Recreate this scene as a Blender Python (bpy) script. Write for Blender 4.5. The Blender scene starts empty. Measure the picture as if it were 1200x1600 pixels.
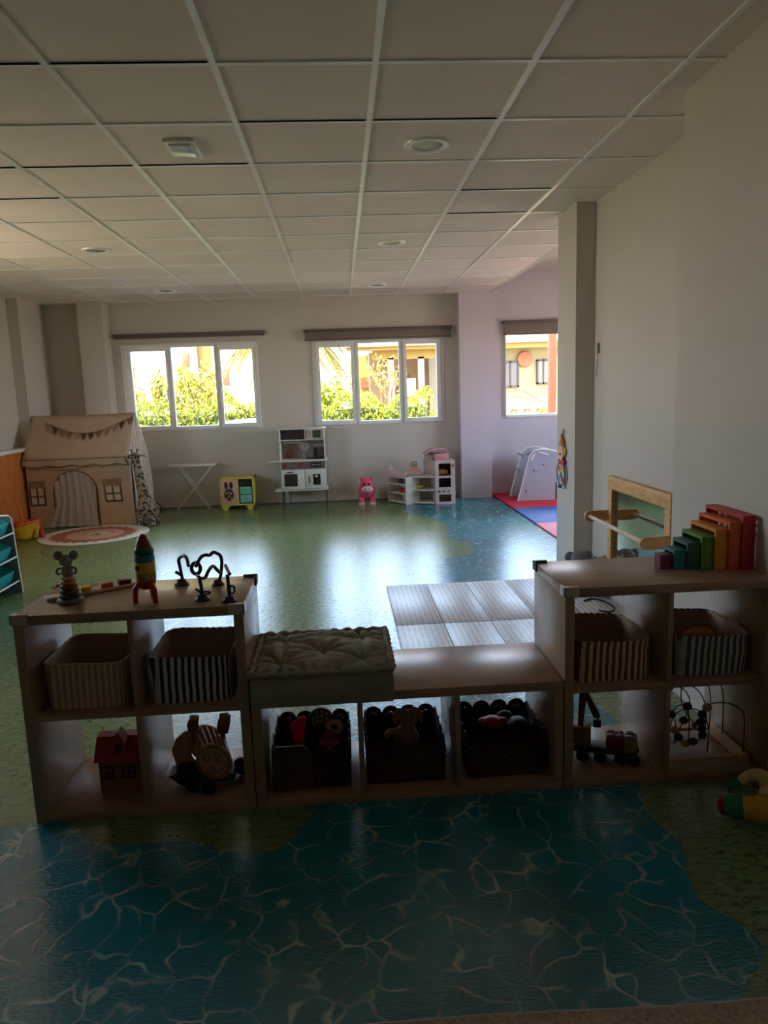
import bpy, bmesh, math, random
from mathutils import Vector, Matrix, Euler, noise
R = math.radians
PI = math.pi
rnd = random.Random(7)
C = bpy.context.scene.collection
sc = bpy.context.scene

# ------------------------------------------------------------------ camera
FPX, PITCH, ROLL, YAW = 1133.457, 0.166066, -0.0345968, 0.0550989
cam_d = bpy.data.cameras.new('camera')
cam = bpy.data.objects.new('camera', cam_d)
C.objects.link(cam)
cy_, sy_, cp_, sp_ = math.cos(YAW), math.sin(YAW), math.cos(PITCH), math.sin(PITCH)
fv = Vector((sy_ * cp_, cy_ * cp_, -sp_))
rv = Vector((cy_, -sy_, 0))
uv = rv.cross(fv)
c_, s_ = math.cos(ROLL), math.sin(ROLL)
r2 = c_ * rv + s_ * uv
u2 = -s_ * rv + c_ * uv
m = Matrix((r2, u2, -fv)).transposed().to_4x4()
m.translation = Vector((0, 0, 1.46))
cam.matrix_world = m
cam_d.sensor_fit = 'VERTICAL'
cam_d.sensor_height = 36
cam_d.lens = FPX * 36 / 1600
cam_d.clip_start = 0.05
cam_d.clip_end = 300
sc.camera = cam

# ------------------------------------------------------------------ world, sun, light, exposure
SKY = 13.5
w = bpy.data.worlds.new('sky')
sc.world = w
w.use_nodes = True
nt = w.node_tree
bgn = nt.nodes['Background']
tc = nt.nodes.new('ShaderNodeTexCoord')
sx = nt.nodes.new('ShaderNodeSeparateXYZ')
cr = nt.nodes.new('ShaderNodeValToRGB')
nt.links.new(tc.outputs['Generated'], sx.inputs[0])
nt.links.new(sx.outputs['Z'], cr.inputs[0])
cr.color_ramp.elements[0].position = 0.0
cr.color_ramp.elements[0].color = (1.0, 0.96, 0.90, 1)
cr.color_ramp.elements[1].position = 0.6
cr.color_ramp.elements[1].color = (0.85, 0.92, 1.0, 1)
e_ = cr.color_ramp.elements.new(0.12); e_.color = (0.64, 0.80, 1.0, 1)
e_ = cr.color_ramp.elements.new(0.30); e_.color = (0.48, 0.70, 1.0, 1)
nt.links.new(cr.outputs[0], bgn.inputs[0])
bgn.inputs[1].default_value = SKY

sun_d = bpy.data.lights.new('sun', 'SUN')
sun_d.energy = 22.0
sun_d.angle = R(0.6)
sun_d.color = (1.0, 0.9, 0.72)
sun = bpy.data.objects.new('sun', sun_d)
C.objects.link(sun)
sun.rotation_euler = Euler((R(24), R(-20), 0))     # high, from behind this building

def portal(name, loc, rot, sx_, sy2):
    d = bpy.data.lights.new(name, 'AREA')
    d.shape = 'RECTANGLE'
    d.size = sx_
    d.size_y = sy2
    d.cycles.is_portal = True
    o = bpy.data.objects.new(name, d)
    C.objects.link(o)
    o.location = loc
    o.rotation_euler = rot
portal('window_light_portal', (-1.91, 9.86, 1.6), (R(-90), 0, 0), 1.75, 1.15)
portal('window_light_portal', (0.53, 9.86, 1.6), (R(-90), 0, 0), 1.75, 1.15)
portal('window_light_portal', (3.03, 9.86, 1.65), (R(-90), 0, 0), 1.75, 1.3)
portal('window_light_portal', (4.62, 7.6, 1.6), (0, R(90), 0), 1.2, 1.6)  # portal at the added alcove opening
portal('window_light_portal', (-4.0, 5.4, 1.7), (0, R(-90), 0), 1.0, 1.8)  # portal at the added left wall opening

vs = sc.view_settings
vs.view_transform = 'Standard'
vs.look = 'None'
vs.exposure = 0.42
vs.gamma = 1.0
vs.use_curve_mapping = False
sc.cycles.max_bounces = 10
sc.cycles.diffuse_bounces = 7
sc.cycles.transparent_max_bounces = 12
sc.cycles.caustics_reflective = False
sc.cycles.caustics_refractive = False
sc.cycles.sample_clamp_indirect = 25
sc.cycles.use_denoising = True

# ------------------------------------------------------------------ materials
def lin(c):
    c = c / 255
    return c / 12.92 if c <= 0.04045 else ((c + 0.055) / 1.055) ** 2.4
def S(r, g, b):
    return (lin(r), lin(g), lin(b), 1)
MATS = {}
def M(name, rgb, rough=0.6, var=0.06, scale=18, bump=0.0, bscale=None, metallic=0.0, spec=0.5, stretch=None):
    if name in MATS:
        return MATS[name]
    mt = bpy.data.materials.new(name)
    mt.use_nodes = True
    t = mt.node_tree
    b = t.nodes['Principled BSDF']
    col = S(*rgb)
    b.inputs['Roughness'].default_value = rough
    b.inputs['Metallic'].default_value = metallic
    b.inputs['Specular IOR Level'].default_value = spec
    co = t.nodes.new('ShaderNodeTexCoord')
    mp = t.nodes.new('ShaderNodeMapping')
    if stretch: mp.inputs['Scale'].default_value = stretch
    t.links.new(co.outputs['Object'], mp.inputs[0])
    n = t.nodes.new('ShaderNodeTexNoise')
    n.inputs['Scale'].default_value = scale
    n.inputs['Detail'].default_value = 4
    t.links.new(mp.outputs[0], n.inputs['Vector'])
    r = t.nodes.new('ShaderNodeValToRGB')
    r.color_ramp.elements[0].position = 0.3
    r.color_ramp.elements[1].position = 0.7
    r.color_ramp.elements[0].color = tuple(max(0, c * (1 - var * 2)) for c in col[:3]) + (1,)
    r.color_ramp.elements[1].color = tuple(min(1, c * (1 + var)) for c in col[:3]) + (1,)
    t.links.new(n.outputs['Fac'], r.inputs[0])
    t.links.new(r.outputs[0], b.inputs['Base Color'])
    if bump:
        n2 = t.nodes.new('ShaderNodeTexNoise')
        n2.inputs['Scale'].default_value = bscale or scale * 4
        n2.inputs['Detail'].default_value = 3
        t.links.new(mp.outputs[0], n2.inputs['Vector'])
        bp = t.nodes.new('ShaderNodeBump')
        bp.inputs['Strength'].default_value = bump
        bp.inputs['Distance'].default_value = 0.01
        t.links.new(n2.outputs['Fac'], bp.inputs['Height'])
        t.links.new(bp.outputs[0], b.inputs['Normal'])
    MATS[name] = mt
    return mt

def nodes(name):
    mt = bpy.data.materials.new(name)
    mt.use_nodes = True
    MATS[name] = mt
    return mt, mt.node_tree, mt.node_tree.nodes['Principled BSDF']

def stripes(name, a, b, period, duty=0.5, ang='xy', wob=0.25):
    """cloth with woven vertical stripes that follow the sides of the basket"""
    mt, t, p = nodes(name)
    p.inputs['Roughness'].default_value = 0.9
    g = t.nodes.new('ShaderNodeTexCoord')
    s = t.nodes.new('ShaderNodeSeparateXYZ')
    t.links.new(g.outputs['Object'], s.inputs[0])
    ad = t.nodes.new('ShaderNodeMath'); ad.operation = 'ADD'
    t.links.new(s.outputs['X'], ad.inputs[0]); t.links.new(s.outputs['Y'], ad.inputs[1])
    n = t.nodes.new('ShaderNodeTexNoise'); n.inputs['Scale'].default_value = 14
    t.links.new(g.outputs['Object'], n.inputs['Vector'])
    m1 = t.nodes.new('ShaderNodeMath'); m1.operation = 'MULTIPLY_ADD'
    m1.inputs[1].default_value = period * wob; t.links.new(n.outputs['Fac'], m1.inputs[0]); t.links.new(ad.outputs[0], m1.inputs[2])
    d = t.nodes.new('ShaderNodeMath'); d.operation = 'DIVIDE'; d.inputs[1].default_value = period
    t.links.new(m1.outputs[0], d.inputs[0])
    f = t.nodes.new('ShaderNodeMath'); f.operation = 'FRACT'; t.links.new(d.outputs[0], f.inputs[0])
    r = t.nodes.new('ShaderNodeValToRGB')
    e = r.color_ramp.elements
    e[0].position = duty - 0.04; e[0].color = S(*a)
    e[1].position = duty + 0.04; e[1].color = S(*b)
    t.links.new(f.outputs[0], r.inputs[0])
    t.links.new(r.outputs[0], p.inputs['Base Color'])
    return mt

WALLC = (208, 199, 188)
m_wall = M('painted_wall', WALLC, 0.85, 0.012, 3, 0.03, 60)
m_lilac_cast = M('lilac_wall', (206, 194, 202), 0.85, 0.012, 3, 0.03, 60)  # lilac cast of the alcove light mixed into the wall colour
m_tile = M('ceiling_tile', (242, 226, 215), 0.95, 0.02, 4, 0.05, 150)
m_tbar = M('ceiling_bar', (246, 242, 236), 0.3, 0.01, spec=0.9)
m_pvc = M('window_pvc', (236, 234, 232), 0.35, 0.01)
m_blind = M('roller_blind_cloth', (132, 116, 104), 0.85, 0.05, 200)
m_wood = M('melamine_oak', (164, 132, 106), 0.27, 0.07, 9, 0.02, 60, stretch=(1, 6, 6))
m_pine = M('pine', (224, 172, 108), 0.5, 0.12, 7, 0.03, 40, stretch=(2, 2, 8))
m_lightwood = M('beech', (214, 176, 134), 0.5, 0.08, 10, stretch=(1, 5, 5))
m_plasticguard = M('corner_guard_plastic', (196, 186, 176), 0.3, 0.02)
m_black = M('black_rubber', (16, 18, 30), 0.45, 0.05)
m_white = M('white_paint', (232, 228, 222), 0.5, 0.02)
m_red = M('red_paint', (186, 28, 30), 0.45, 0.05)
m_dkred = M('maroon_paint', (120, 24, 32), 0.45, 0.05)
m_teal = M('teal_paint', (20, 120, 130), 0.45, 0.05)
m_dkgreen = M('forest_green_paint', (14, 88, 62), 0.45, 0.05)
m_green = M('green_paint', (84, 136, 44), 0.45, 0.05)
m_yellow = M('yellow_paint', (226, 178, 40), 0.45, 0.05)
m_amber = M('amber_paint', (222, 138, 34), 0.45, 0.05)
m_orange = M('orange_paint', (216, 88, 34), 0.45, 0.05)
m_blue = M('blue_paint', (30, 60, 140), 0.45, 0.05)
m_purple = M('plum_paint', (124, 36, 72), 0.45, 0.05)
m_pink = M('pink_paint', (214, 146, 150), 0.5, 0.04)
m_dark = M('dark_recess', (40, 32, 28), 0.6, 0.05)
m_grey = M('grey_paint', (150, 146, 148), 0.5, 0.03)
m_cord = M('cream_cord', (210, 196, 176), 0.8, 0.04)

def glass_mat():
    mt, t, p = nodes('window_glass')
    t.nodes.remove(p)
    out = [n for n in t.nodes if n.type == 'OUTPUT_MATERIAL'][0]
    tr = t.nodes.new('ShaderNodeBsdfTransparent'); tr.inputs[0].default_value = (0.95, 0.96, 0.96, 1)
    gl = t.nodes.new('ShaderNodeBsdfGlossy'); gl.inputs['Roughness'].default_value = 0.02
    fr = t.nodes.new('ShaderNodeFresnel'); fr.inputs[0].default_value = 1.35
    mx = t.nodes.new('ShaderNodeMixShader')
    t.links.new(fr.outputs[0], mx.inputs[0]); t.links.new(tr.outputs[0], mx.inputs[1]); t.links.new(gl.outputs[0], mx.inputs[2])
    t.links.new(mx.outputs[0], out.inputs[0])
    return mt
m_glass = glass_mat()

def floor_mat(name, kind):
    mt, t, p = nodes(name)
    L = t.links.new
    g = t.nodes.new('ShaderNodeTexCoord')
    mp = t.nodes.new('ShaderNodeMapping'); L(g.outputs['Object'], mp.inputs[0])
    mp.inputs['Scale'].default_value = (1, 1, 1)
    if kind == 'grass':
        mp.inputs['Scale'].default_value = (1, 1.9, 1)
        n = t.nodes.new('ShaderNodeTexNoise'); n.inputs['Scale'].default_value = 26; n.inputs['Detail'].default_value = 6; n.inputs['Roughness'].default_value = 0.65
        L(mp.outputs[0], n.inputs['Vector'])
        r = t.nodes.new('ShaderNodeValToRGB'); e = r.color_ramp.elements
        e[0].position = 0.34; e[0].color = S(62, 76, 42)
        e[1].position = 0.46; e[1].color = S(104, 126, 80)
        x = e.new(0.62); x.color = S(124, 146, 98)
        x = e.new(0.75); x.color = S(142, 154, 102)
        L(n.outputs['Fac'], r.inputs[0])
        L(r.outputs[0], p.inputs['Base Color'])
    else:
        n = t.nodes.new('ShaderNodeTexNoise'); n.inputs['Scale'].default_value = 5.0; n.inputs['Detail'].default_value = 2.5
        L(mp.outputs[0], n.inputs['Vector'])
        mix = t.nodes.new('ShaderNodeMix'); mix.data_type = 'VECTOR'; mix.inputs['Factor'].default_value = 0.16
        L(mp.outputs[0], mix.inputs[4]); L(n.outputs['Color'], mix.inputs[5])
        def vor(scale, w0, w1):
            v = t.nodes.new('ShaderNodeTexVoronoi'); v.feature = 'DISTANCE_TO_EDGE'; v.inputs['Scale'].default_value = scale
            L(mix.outputs[1], v.inputs['Vector'])
            r = t.nodes.new('ShaderNodeMapRange'); r.inputs[1].default_value = w0; r.inputs[2].default_value = w1
            r.inputs[3].default_value = 1; r.inputs[4].default_value = 0
            L(v.outputs['Distance'], r.inputs[0])
            return r
        a = vor(9.5, 0.004, 0.05)
        n2 = t.nodes.new('ShaderNodeTexNoise'); n2.inputs['Scale'].default_value = 9; n2.inputs['Detail'].default_value = 2
        L(g.outputs['Object'], n2.inputs['Vector'])
        fade = t.nodes.new('ShaderNodeMapRange'); fade.inputs[1].default_value = 0.36; fade.inputs[2].default_value = 0.66
        L(n2.outputs['Fac'], fade.inputs[0])
        mu = t.nodes.new('ShaderNodeMath'); mu.operation = 'MULTIPLY'; L(a.outputs[0], mu.inputs[0]); L(fade.outputs[0], mu.inputs[1])
        n3 = t.nodes.new('ShaderNodeTexNoise'); n3.inputs['Scale'].default_value = 1.6; n3.inputs['Detail'].default_value = 3
        L(g.outputs['Object'], n3.inputs['Vector'])
        base = t.nodes.new('ShaderNodeValToRGB'); e = base.color_ramp.elements
        e[0].position = 0.35; e[0].color = S(4, 104, 118)
        e[1].position = 0.65; e[1].color = S(12, 128, 146)
        L(n3.outputs['Fac'], base.inputs[0])
        mx = t.nodes.new('ShaderNodeMix'); mx.data_type = 'RGBA'
        L(mu.outputs[0], mx.inputs['Factor']); L(base.outputs[0], mx.inputs[6]); mx.inputs[7].default_value = S(168, 196, 186)
        L(mx.outputs[2], p.inputs['Base Color'])
    p.inputs['Roughness'].default_value = 0.2
    p.inputs['Specular IOR Level'].default_value = 0.9
    b1 = t.nodes.new('ShaderNodeTexNoise'); b1.inputs['Scale'].default_value = 75; b1.inputs['Detail'].default_value = 2
    mb = t.nodes.new('ShaderNodeMapping'); mb.inputs['Scale'].default_value = (0.7, 1.6, 1)
    L(g.outputs['Object'], mb.inputs[0]); L(mb.outputs[0], b1.inputs['Vector'])
    bp = t.nodes.new('ShaderNodeBump'); bp.inputs['Strength'].default_value = 0.17; bp.inputs['Distance'].default_value = 0.01
    L(b1.outputs['Fac'], bp.inputs['Height']); L(bp.outputs[0], p.inputs['Normal'])
    return mt
m_grassfloor = floor_mat('vinyl_grass_print', 'grass')
m_waterfloor = floor_mat('vinyl_water_print', 'water')

# ------------------------------------------------------------------ mesh builder
class MB:
    def __init__(s):
        s.v = []; s.f = []; s.m = []; s.mi = 0
    def add(s, vs_, fs, X=None):
        o = len(s.v)
        for q in vs_:
            q = Vector(q)
            s.v.append(X @ q if X is not None else q)
        for f in fs:
            s.f.append([i + o for i in f]); s.m.append(s.mi)
        return s
    def box(s, x0, x1, y0, y1, z0, z1, b=0.0, X=None, seg=2):
        bm = bmesh.new()
        bmesh.ops.create_cube(bm, size=1)
        for q in bm.verts:
            q.co = Vector(((x0 + x1) / 2 + q.co.x * (x1 - x0), (y0 + y1) / 2 + q.co.y * (y1 - y0), (z0 + z1) / 2 + q.co.z * (z1 - z0)))
        if b > 0:
            bmesh.ops.bevel(bm, geom=bm.edges[:], offset=b, segments=seg, affect='EDGES', profile=0.5)
        bm.verts.index_update()
        s.add([q.co.copy() for q in bm.verts], [[q.index for q in f.verts] for f in bm.faces], X)
        bm.free()
        return s
    def lathe(s, prof, c=(0, 0, 0), n=24, X=None):
        vs_ = []; fs = []
        for r, z in prof:
            for k in range(n):
                a = 2 * PI * k / n
                vs_.append((c[0] + r * math.cos(a), c[1] + r * math.sin(a), c[2] + z))
        for i in range(len(prof) - 1):
            for k in range(n):
                a, b = i * n + k, i * n + (k + 1) % n
                fs.append([a, b, b + n, a + n])
        fs.append(list(range(n))[::-1]); fs.append([(len(prof) - 1) * n + k for k in range(n)])
        return s.add(vs_, fs, X)
    def cyl(s, p0, p1, r, n=14, r1=None):
        p0, p1 = Vector(p0), Vector(p1)
        d = p1 - p0
        q = d.to_track_quat('Z', 'Y').to_matrix().to_4x4(); q.translation = p0
        return s.lathe([(r, 0), (r if r1 is None else r1, d.length)], n=n, X=q)
    def tube(s, pts, r, n=8, closed=False):
        pts = [Vector(q) for q in pts]
        N = len(pts)
        rr = r if isinstance(r, (list, tuple)) else [r] * N
        vs_ = []; fs = []
        up = None
        for i, q in enumerate(pts):
            a = pts[(i - 1) % N] if (closed or i > 0) else q
            b = pts[(i + 1) % N] if (closed or i < N - 1) else q
            t = (b - a)
            t = t.normalized() if t.length > 1e-9 else Vector((0, 0, 1))
            if up is None:
                up = Vector((0, 0, 1)) if abs(t.z) < 0.9 else Vector((1, 0, 0))
            u = up - t * up.dot(t)
            u = u.normalized() if u.length > 1e-6 else t.orthogonal().normalized()
            up = u
            wv = t.cross(u)
            for k in range(n):
                an = 2 * PI * k / n
                vs_.append(q + (u * math.cos(an) + wv * math.sin(an)) * rr[i])
        for i in range(N if closed else N - 1):
            for k in range(n):
                a, b = i * n + k, i * n + (k + 1) % n
                c, d = ((i + 1) % N) * n + k, ((i + 1) % N) * n + (k + 1) % n
                fs.append([a, b, d, c])
        if not closed:
            fs.append(list(range(n))[::-1]); fs.append([(N - 1) * n + k for k in range(n)])
        return s.add(vs_, fs)
    def prism(s, poly, h0, h1, X=None):
        """polygon in local XY, extruded along local Z from h0 to h1"""
        n = len(poly)
        vs_ = [(x, y, h0) for x, y in poly] + [(x, y, h1) for x, y in poly]
        fs = [list(range(n))[::-1], list(range(n, 2 * n))] + [[i, (i + 1) % n, (i + 1) % n + n, i + n] for i in range(n)]
        return s.add(vs_, fs, X)
    def sph(s, c, r, n=16, m=10, X=None):
        if not isinstance(r, (list, tuple)): r = (r, r, r)
        vs_ = [(c[0], c[1], c[2] - r[2])]; fs = []
        for i in range(1, m):
            p = -PI / 2 + PI * i / m
            for k in range(n):
                a = 2 * PI * k / n
                vs_.append((c[0] + r[0] * math.cos(p) * math.cos(a), c[1] + r[1] * math.cos(p) * math.sin(a), c[2] + r[2] * math.sin(p)))
        vs_.append((c[0], c[1], c[2] + r[2]))
        for k in range(n): fs.append([0, 1 + (k + 1) % n, 1 + k])
        for i in range(m - 2):
            for k in range(n):
                a, b = 1 + i * n + k, 1 + i * n + (k + 1) % n
                fs.append([a, b, b + n, a + n])
        L_ = len(vs_) - 1
        for k in range(n): fs.append([1 + (m - 2) * n + k, 1 + (m - 2) * n + (k + 1) % n, L_])
        return s.add(vs_, fs, X)
    def grid(s, fn, nu, nv):
        vs_ = [fn(i / nu, j / nv) for j in range(nv + 1) for i in range(nu + 1)]
        fs = [[j * (nu + 1) + i, j * (nu + 1) + i + 1, (j + 1) * (nu + 1) + i + 1, (j + 1) * (nu + 1) + i] for j in range(nv) for i in range(nu)]
        return s.add(vs_, fs)
    def build(s, name, mat, parent=None, origin=None, smooth=True, local=False, solid=0.0, ang=38, merge=0.0):
        """vertices are in world coordinates unless local; the object hangs on its parent"""
        me = bpy.data.meshes.new(name)
        if parent is not None and not local:
            inv = wm(parent).inverted()
            vs_ = [inv @ q for q in s.v]
        elif origin is not None:
            o_ = Vector(origin); vs_ = [q - o_ for q in s.v]
        else:
            vs_ = s.v
        me.from_pydata([tuple(q) for q in vs_], [], s.f)
        mats = mat if isinstance(mat, (list, tuple)) else [mat]
        for q in mats: me.materials.append(q)
        for p, k in zip(me.polygons, s.m): p.material_index = min(k, len(mats) - 1)
        bm = bmesh.new(); bm.from_mesh(me)
        if merge: bmesh.ops.remove_doubles(bm, verts=bm.verts, dist=merge)
        bmesh.ops.recalc_face_normals(bm, faces=bm.faces)
        bm.to_mesh(me); bm.free()
        if smooth:
            me.shade_smooth(); me.set_sharp_from_angle(angle=R(ang))
        o = bpy.data.objects.new(name, me)
        C.objects.link(o)
        if parent is not None: o.parent = parent
        if origin is not None and parent is None: o.location = origin
        if solid:
            md = o.modifiers.new('thickness', 'SOLIDIFY'); md.thickness = solid; md.offset = 0
        return o

def wm(o):
    mm = Matrix.LocRotScale(o.location, o.rotation_euler, o.scale)
    return (wm(o.parent) @ mm) if o.parent else mm
def tag(o, label=None, cat=None, group=None, kind=None):
    if label: o['label'] = label
    if cat: o['category'] = cat
    if group: o['group'] = group
    if kind: o['kind'] = kind
    return o
def thing(name, label, cat, loc, rz=0.0, group=None):
    o = bpy.data.objects.new(name, None)
    o.empty_display_size = 0.1
    C.objects.link(o)
    o.location = loc
    o.rotation_euler = (0, 0, rz)
    return tag(o, label, cat, group)
def kids(o): return [q for q in bpy.data.objects if q.parent == o]
def dup(o, loc=None, rz=None, label=None, parent=None):
    c = o.copy(); C.objects.link(c); c.parent = parent
    if loc is not None: c.location = loc
    if rz is not None: c.rotation_euler = (0, 0, rz)
    if label: c['label'] = label
    for k in kids(o): dup(k, parent=c)
    return c
def struct(o, name=None):
    o['kind'] = 'structure'
    return o
def B(name, mat, x0, x1, y0, y1, z0, z1, b=0.0, parent=None, **k):
    return MB().box(x0, x1, y0, y1, z0, z1, b).build(name, mat, parent, **k)
def arc(cx, cz, r, a0, a1, n=12):
    return [(cx + r * math.cos(R(a0 + (a1 - a0) * i / n)), cz + r * math.sin(R(a0 + (a1 - a0) * i / n))) for i in range(n + 1)]
def catmull(pts, n=8, closed=False):
    P = [Vector(p) for p in pts]; out = []; N = len(P)
    for i in range(N if closed else N - 1):
        p0 = P[(i - 1) % N] if closed or i > 0 else P[0]
        p1 = P[i]; p2 = P[(i + 1) % N]
        p3 = P[(i + 2) % N] if closed or i + 2 < N else P[-1]
        for k in range(n):
            t = k / n
            out.append(0.5 * ((2 * p1) + (-p0 + p2) * t + (2 * p0 - 5 * p1 + 4 * p2 - p3) * t * t + (-p0 + 3 * p1 - 3 * p2 + p3) * t ** 3))
    if not closed: out.append(P[-1])
    return out
# plane frames: local XY of a prism laid on a vertical wall seen from the front (x -> X, y -> Z, extrusion toward +Y)
def XZ(y=0): return Matrix(((1, 0, 0, 0), (0, 0, 1, y), (0, 1, 0, 0), (0, 0, 0, 1)))
# local x -> Y, y -> Z, extrusion along X
def YZ(x=0): return Matrix(((0, 0, 1, x), (1, 0, 0, 0), (0, 1, 0, 0), (0, 0, 0, 1)))

# ================================================================== SETTING
CE = 2.67
FW = 9.75      # inner face of the far wall
struct(B('floor', m_grassfloor, -5.2, 4.7, -2.6, 9.9, -0.12, 0.0))
def patch(pts, name, z=0.0012, closed_smooth=True):
    p = [tuple(q)[:2] for q in catmull([(x, y, 0) for x, y in pts], 6, True)]
    return struct(MB().prism(p, -0.001, z).build(name, m_waterfloor, smooth=False))
# the blue river: from the pool near the camera, under the shelves, to the far alcove
patch([(-3.2, 2.0), (-1.9, 2.35), (-1.25, 2.40), (-1.10, 2.42), (-0.98, 2.37), (-0.90, 2.28), (-0.76, 2.25), (-0.55, 2.24), (-0.40, 2.155), (-0.27, 2.16),
       (-0.20, 2.25), (-0.165, 2.38), (-0.08, 2.8), (0.02, 3.17), (0.0, 3.7), (0.22, 4.3), (0.5, 4.9), (0.75, 5.45), (0.82, 6.05), (1.10, 6.25), (1.17, 6.75), (1.0, 7.0), (1.10, 7.6), (0.98, 8.2), (0.70, 8.72),
       (0.86, 9.3), (0.8, 9.85), (2.0, 9.9), (2.02, 8.4), (2.0, 6.9), (1.98, 5.6), (1.75, 4.4), (1.3, 3.7), (1.12, 3.2), (1.15, 2.9), (1.10, 2.6), (1.03, 2.37), (0.99, 2.23), (1.02, 2.05),
       (0.975, 1.9), (0.965, 1.79), (1.015, 1.71), (1.036, 1.63), (1.01, 1.57), (0.93, 1.5), (0.88, 1.4), (0.75, 1.0), (0.2, 0.6), (-1.5, 0.4), (-3.2, 0.6)], 'floor')

# ceiling: mineral tiles on T-bars
struct(B('ceiling', m_tile, -5.2, 1.985, -2.6, 9.9, CE, CE + 0.25))
struct(B('ceiling', m_wall, 1.985, 4.7, 5.5, 9.9, 2.92, 3.1))
GX0, GY0 = -1.011, 2.937
b = MB()
for i in range(-7, 6):
    x = GX0 + 0.6 * i
    if -5 < x < 1.98: b.box(x - 0.012, x + 0.012, -2.5, FW, CE - 0.007, CE + 0.001)
struct(b.build('trim_1', m_tbar, smooth=False))
b = MB()
for j in range(-9, 12):
    y = GY0 + 0.6 * j
    b.box(-5.0, 1.98, y - 0.0115, y + 0.0115, CE - 0.0062, CE + 0.001)
struct(b.build('trim_2', m_tbar, smooth=False))
# dark strips along some cross bars, painted in for shadow at tile gaps
m_gap_shadow = M('tile_gap', (26, 24, 22), 0.9)
b = MB()
for i, j in ((-1, 0), (0, 0), (0, 2), (-1, 2), (1, 1), (2, 1), (-2, 3), (-2, 2), (3, 4), (3, 3)):
    x = GX0 + 0.6 * i; y = GY0 + 0.6 * j - 0.0125
    b.box(x + 0.02, x + 0.58, y - 0.0025, y, CE - 0.0065, CE + 0.0005)
struct(b.build('trim_3', m_gap_shadow, smooth=False))

def wall_with_holes(name, x0, x1, z0, z1, y0, y1, holes, mat=None):
    """wall across X with rectangular openings (hx0,hx1,hz0,hz1)"""
    b = MB()
    xs = sorted(holes)
    cur = x0
    for h in xs:
        b.box(cur, h[0], y0, y1, z0, z1)
        b.box(h[0], h[1], y0, y1, z0, h[2])
        b.box(h[0], h[1], y0, y1, h[3], z1)
        cur = h[1]
    b.box(cur, x1, y0, y1, z0, z1)
    return struct(b.build(name, mat or m_wall, smooth=False))
W1 = (-2.785, -1.035, 1.035, 2.155)
W2 = (-0.335, 1.395, 1.02, 2.13)
W3 = (2.18, 3.88, 1.03, 2.28)
wall_with_holes('wall_far', -5.2, 4.7, -0.2, 3.3, FW, FW + 0.24, [W1, W2, W3])
struct(B('wall_far', m_lilac_cast, 1.985, 2.18, FW - .006, FW, 0, 2.92)); struct(B('wall_far', m_lilac_cast, 2.18, 4.5, FW - .006, FW, 0, 1.03)); struct(B('wall_far', m_lilac_cast, 2.18, 4.5, FW - .006, FW, 2.28, 2.92))
struct(B('wall_far', m_wall, -3.21, -2.90, 9.49, FW, 0, CE))                 # pilaster by the left window
struct(B('wall_far', m_lilac_cast, 1.575, 1.985, 9.52, FW, 0, 2.92))               # pilaster before the alcove
struct(B('wall_left', m_wall, -4.1, -3.70, 8.97, FW, 0, CE))
b = MB()
for (ya, yb, za, zb) in ((-2.6, 4.5, 0, CE), (6.3, 8.97, 0, CE), (4.5, 6.3, 0, 1.2), (4.5, 6.3, 2.2, CE)):  # unseen opening added here to bring in more daylight
    b.box(-4.1, -3.83, ya, yb, za, zb)
struct(b.build('wall_left', m_wall, smooth=False))
struct(B('wall_right', m_wall, 1.525, 2.2, -2.6, 3.255, 0, CE))
struct(B('wall_right', m_wall, 1.79, 2.2, 3.255, 5.08, 0, CE))
struct(B('wall_right', m_wall, 1.655, 2.2, 5.08, 5.5, 0, 2.92))              # end of the partition
struct(B('wall_right', m_wall, 2.2, 4.7, 5.38, 5.5, 0, 2.92))
struct(B('wall_back', m_wall, -5.2, 4.7, -2.6, -2.45, 0, CE))
b = MB()
for (ya, yb, za, zb) in ((5.5, 6.8, 0, 2.92), (8.4, 9.75, 0, 2.92), (6.8, 8.4, 0, 1.0), (6.8, 8.4, 2.2, 2.92)):  # opening out of view, added to light the alcove
    b.box(4.5, 4.7, ya, yb, za, zb)
struct(b.build('wall_alcove', m_lilac_cast, smooth=False))
struct(B('ceiling', m_wall, 1.985, 2.05, 5.5, FW, CE, 2.92))                 # step between the two ceilings

# orange board low wall with a white ledge at the left
m_osb = M('orange_plywood', (206, 122, 52), 0.6, 0.12, 6, stretch=(1, 3, 1))
struct(B('baseboard_left', m_osb, -3.83, -3.70, 5.5, 8.965, 0, 0.90))
struct(B('trim_4', m_white, -3.83, -3.675, 5.5, 8.965, 0.90, 0.94, 0.005))
# thin darker sealing bead at the foot of the far wall
struct(B('baseboard_far', M('skirting_seal', (120, 112, 104), 0.8), -2.90, 1.575, FW - 0.012, FW, 0, 0.012))

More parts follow.
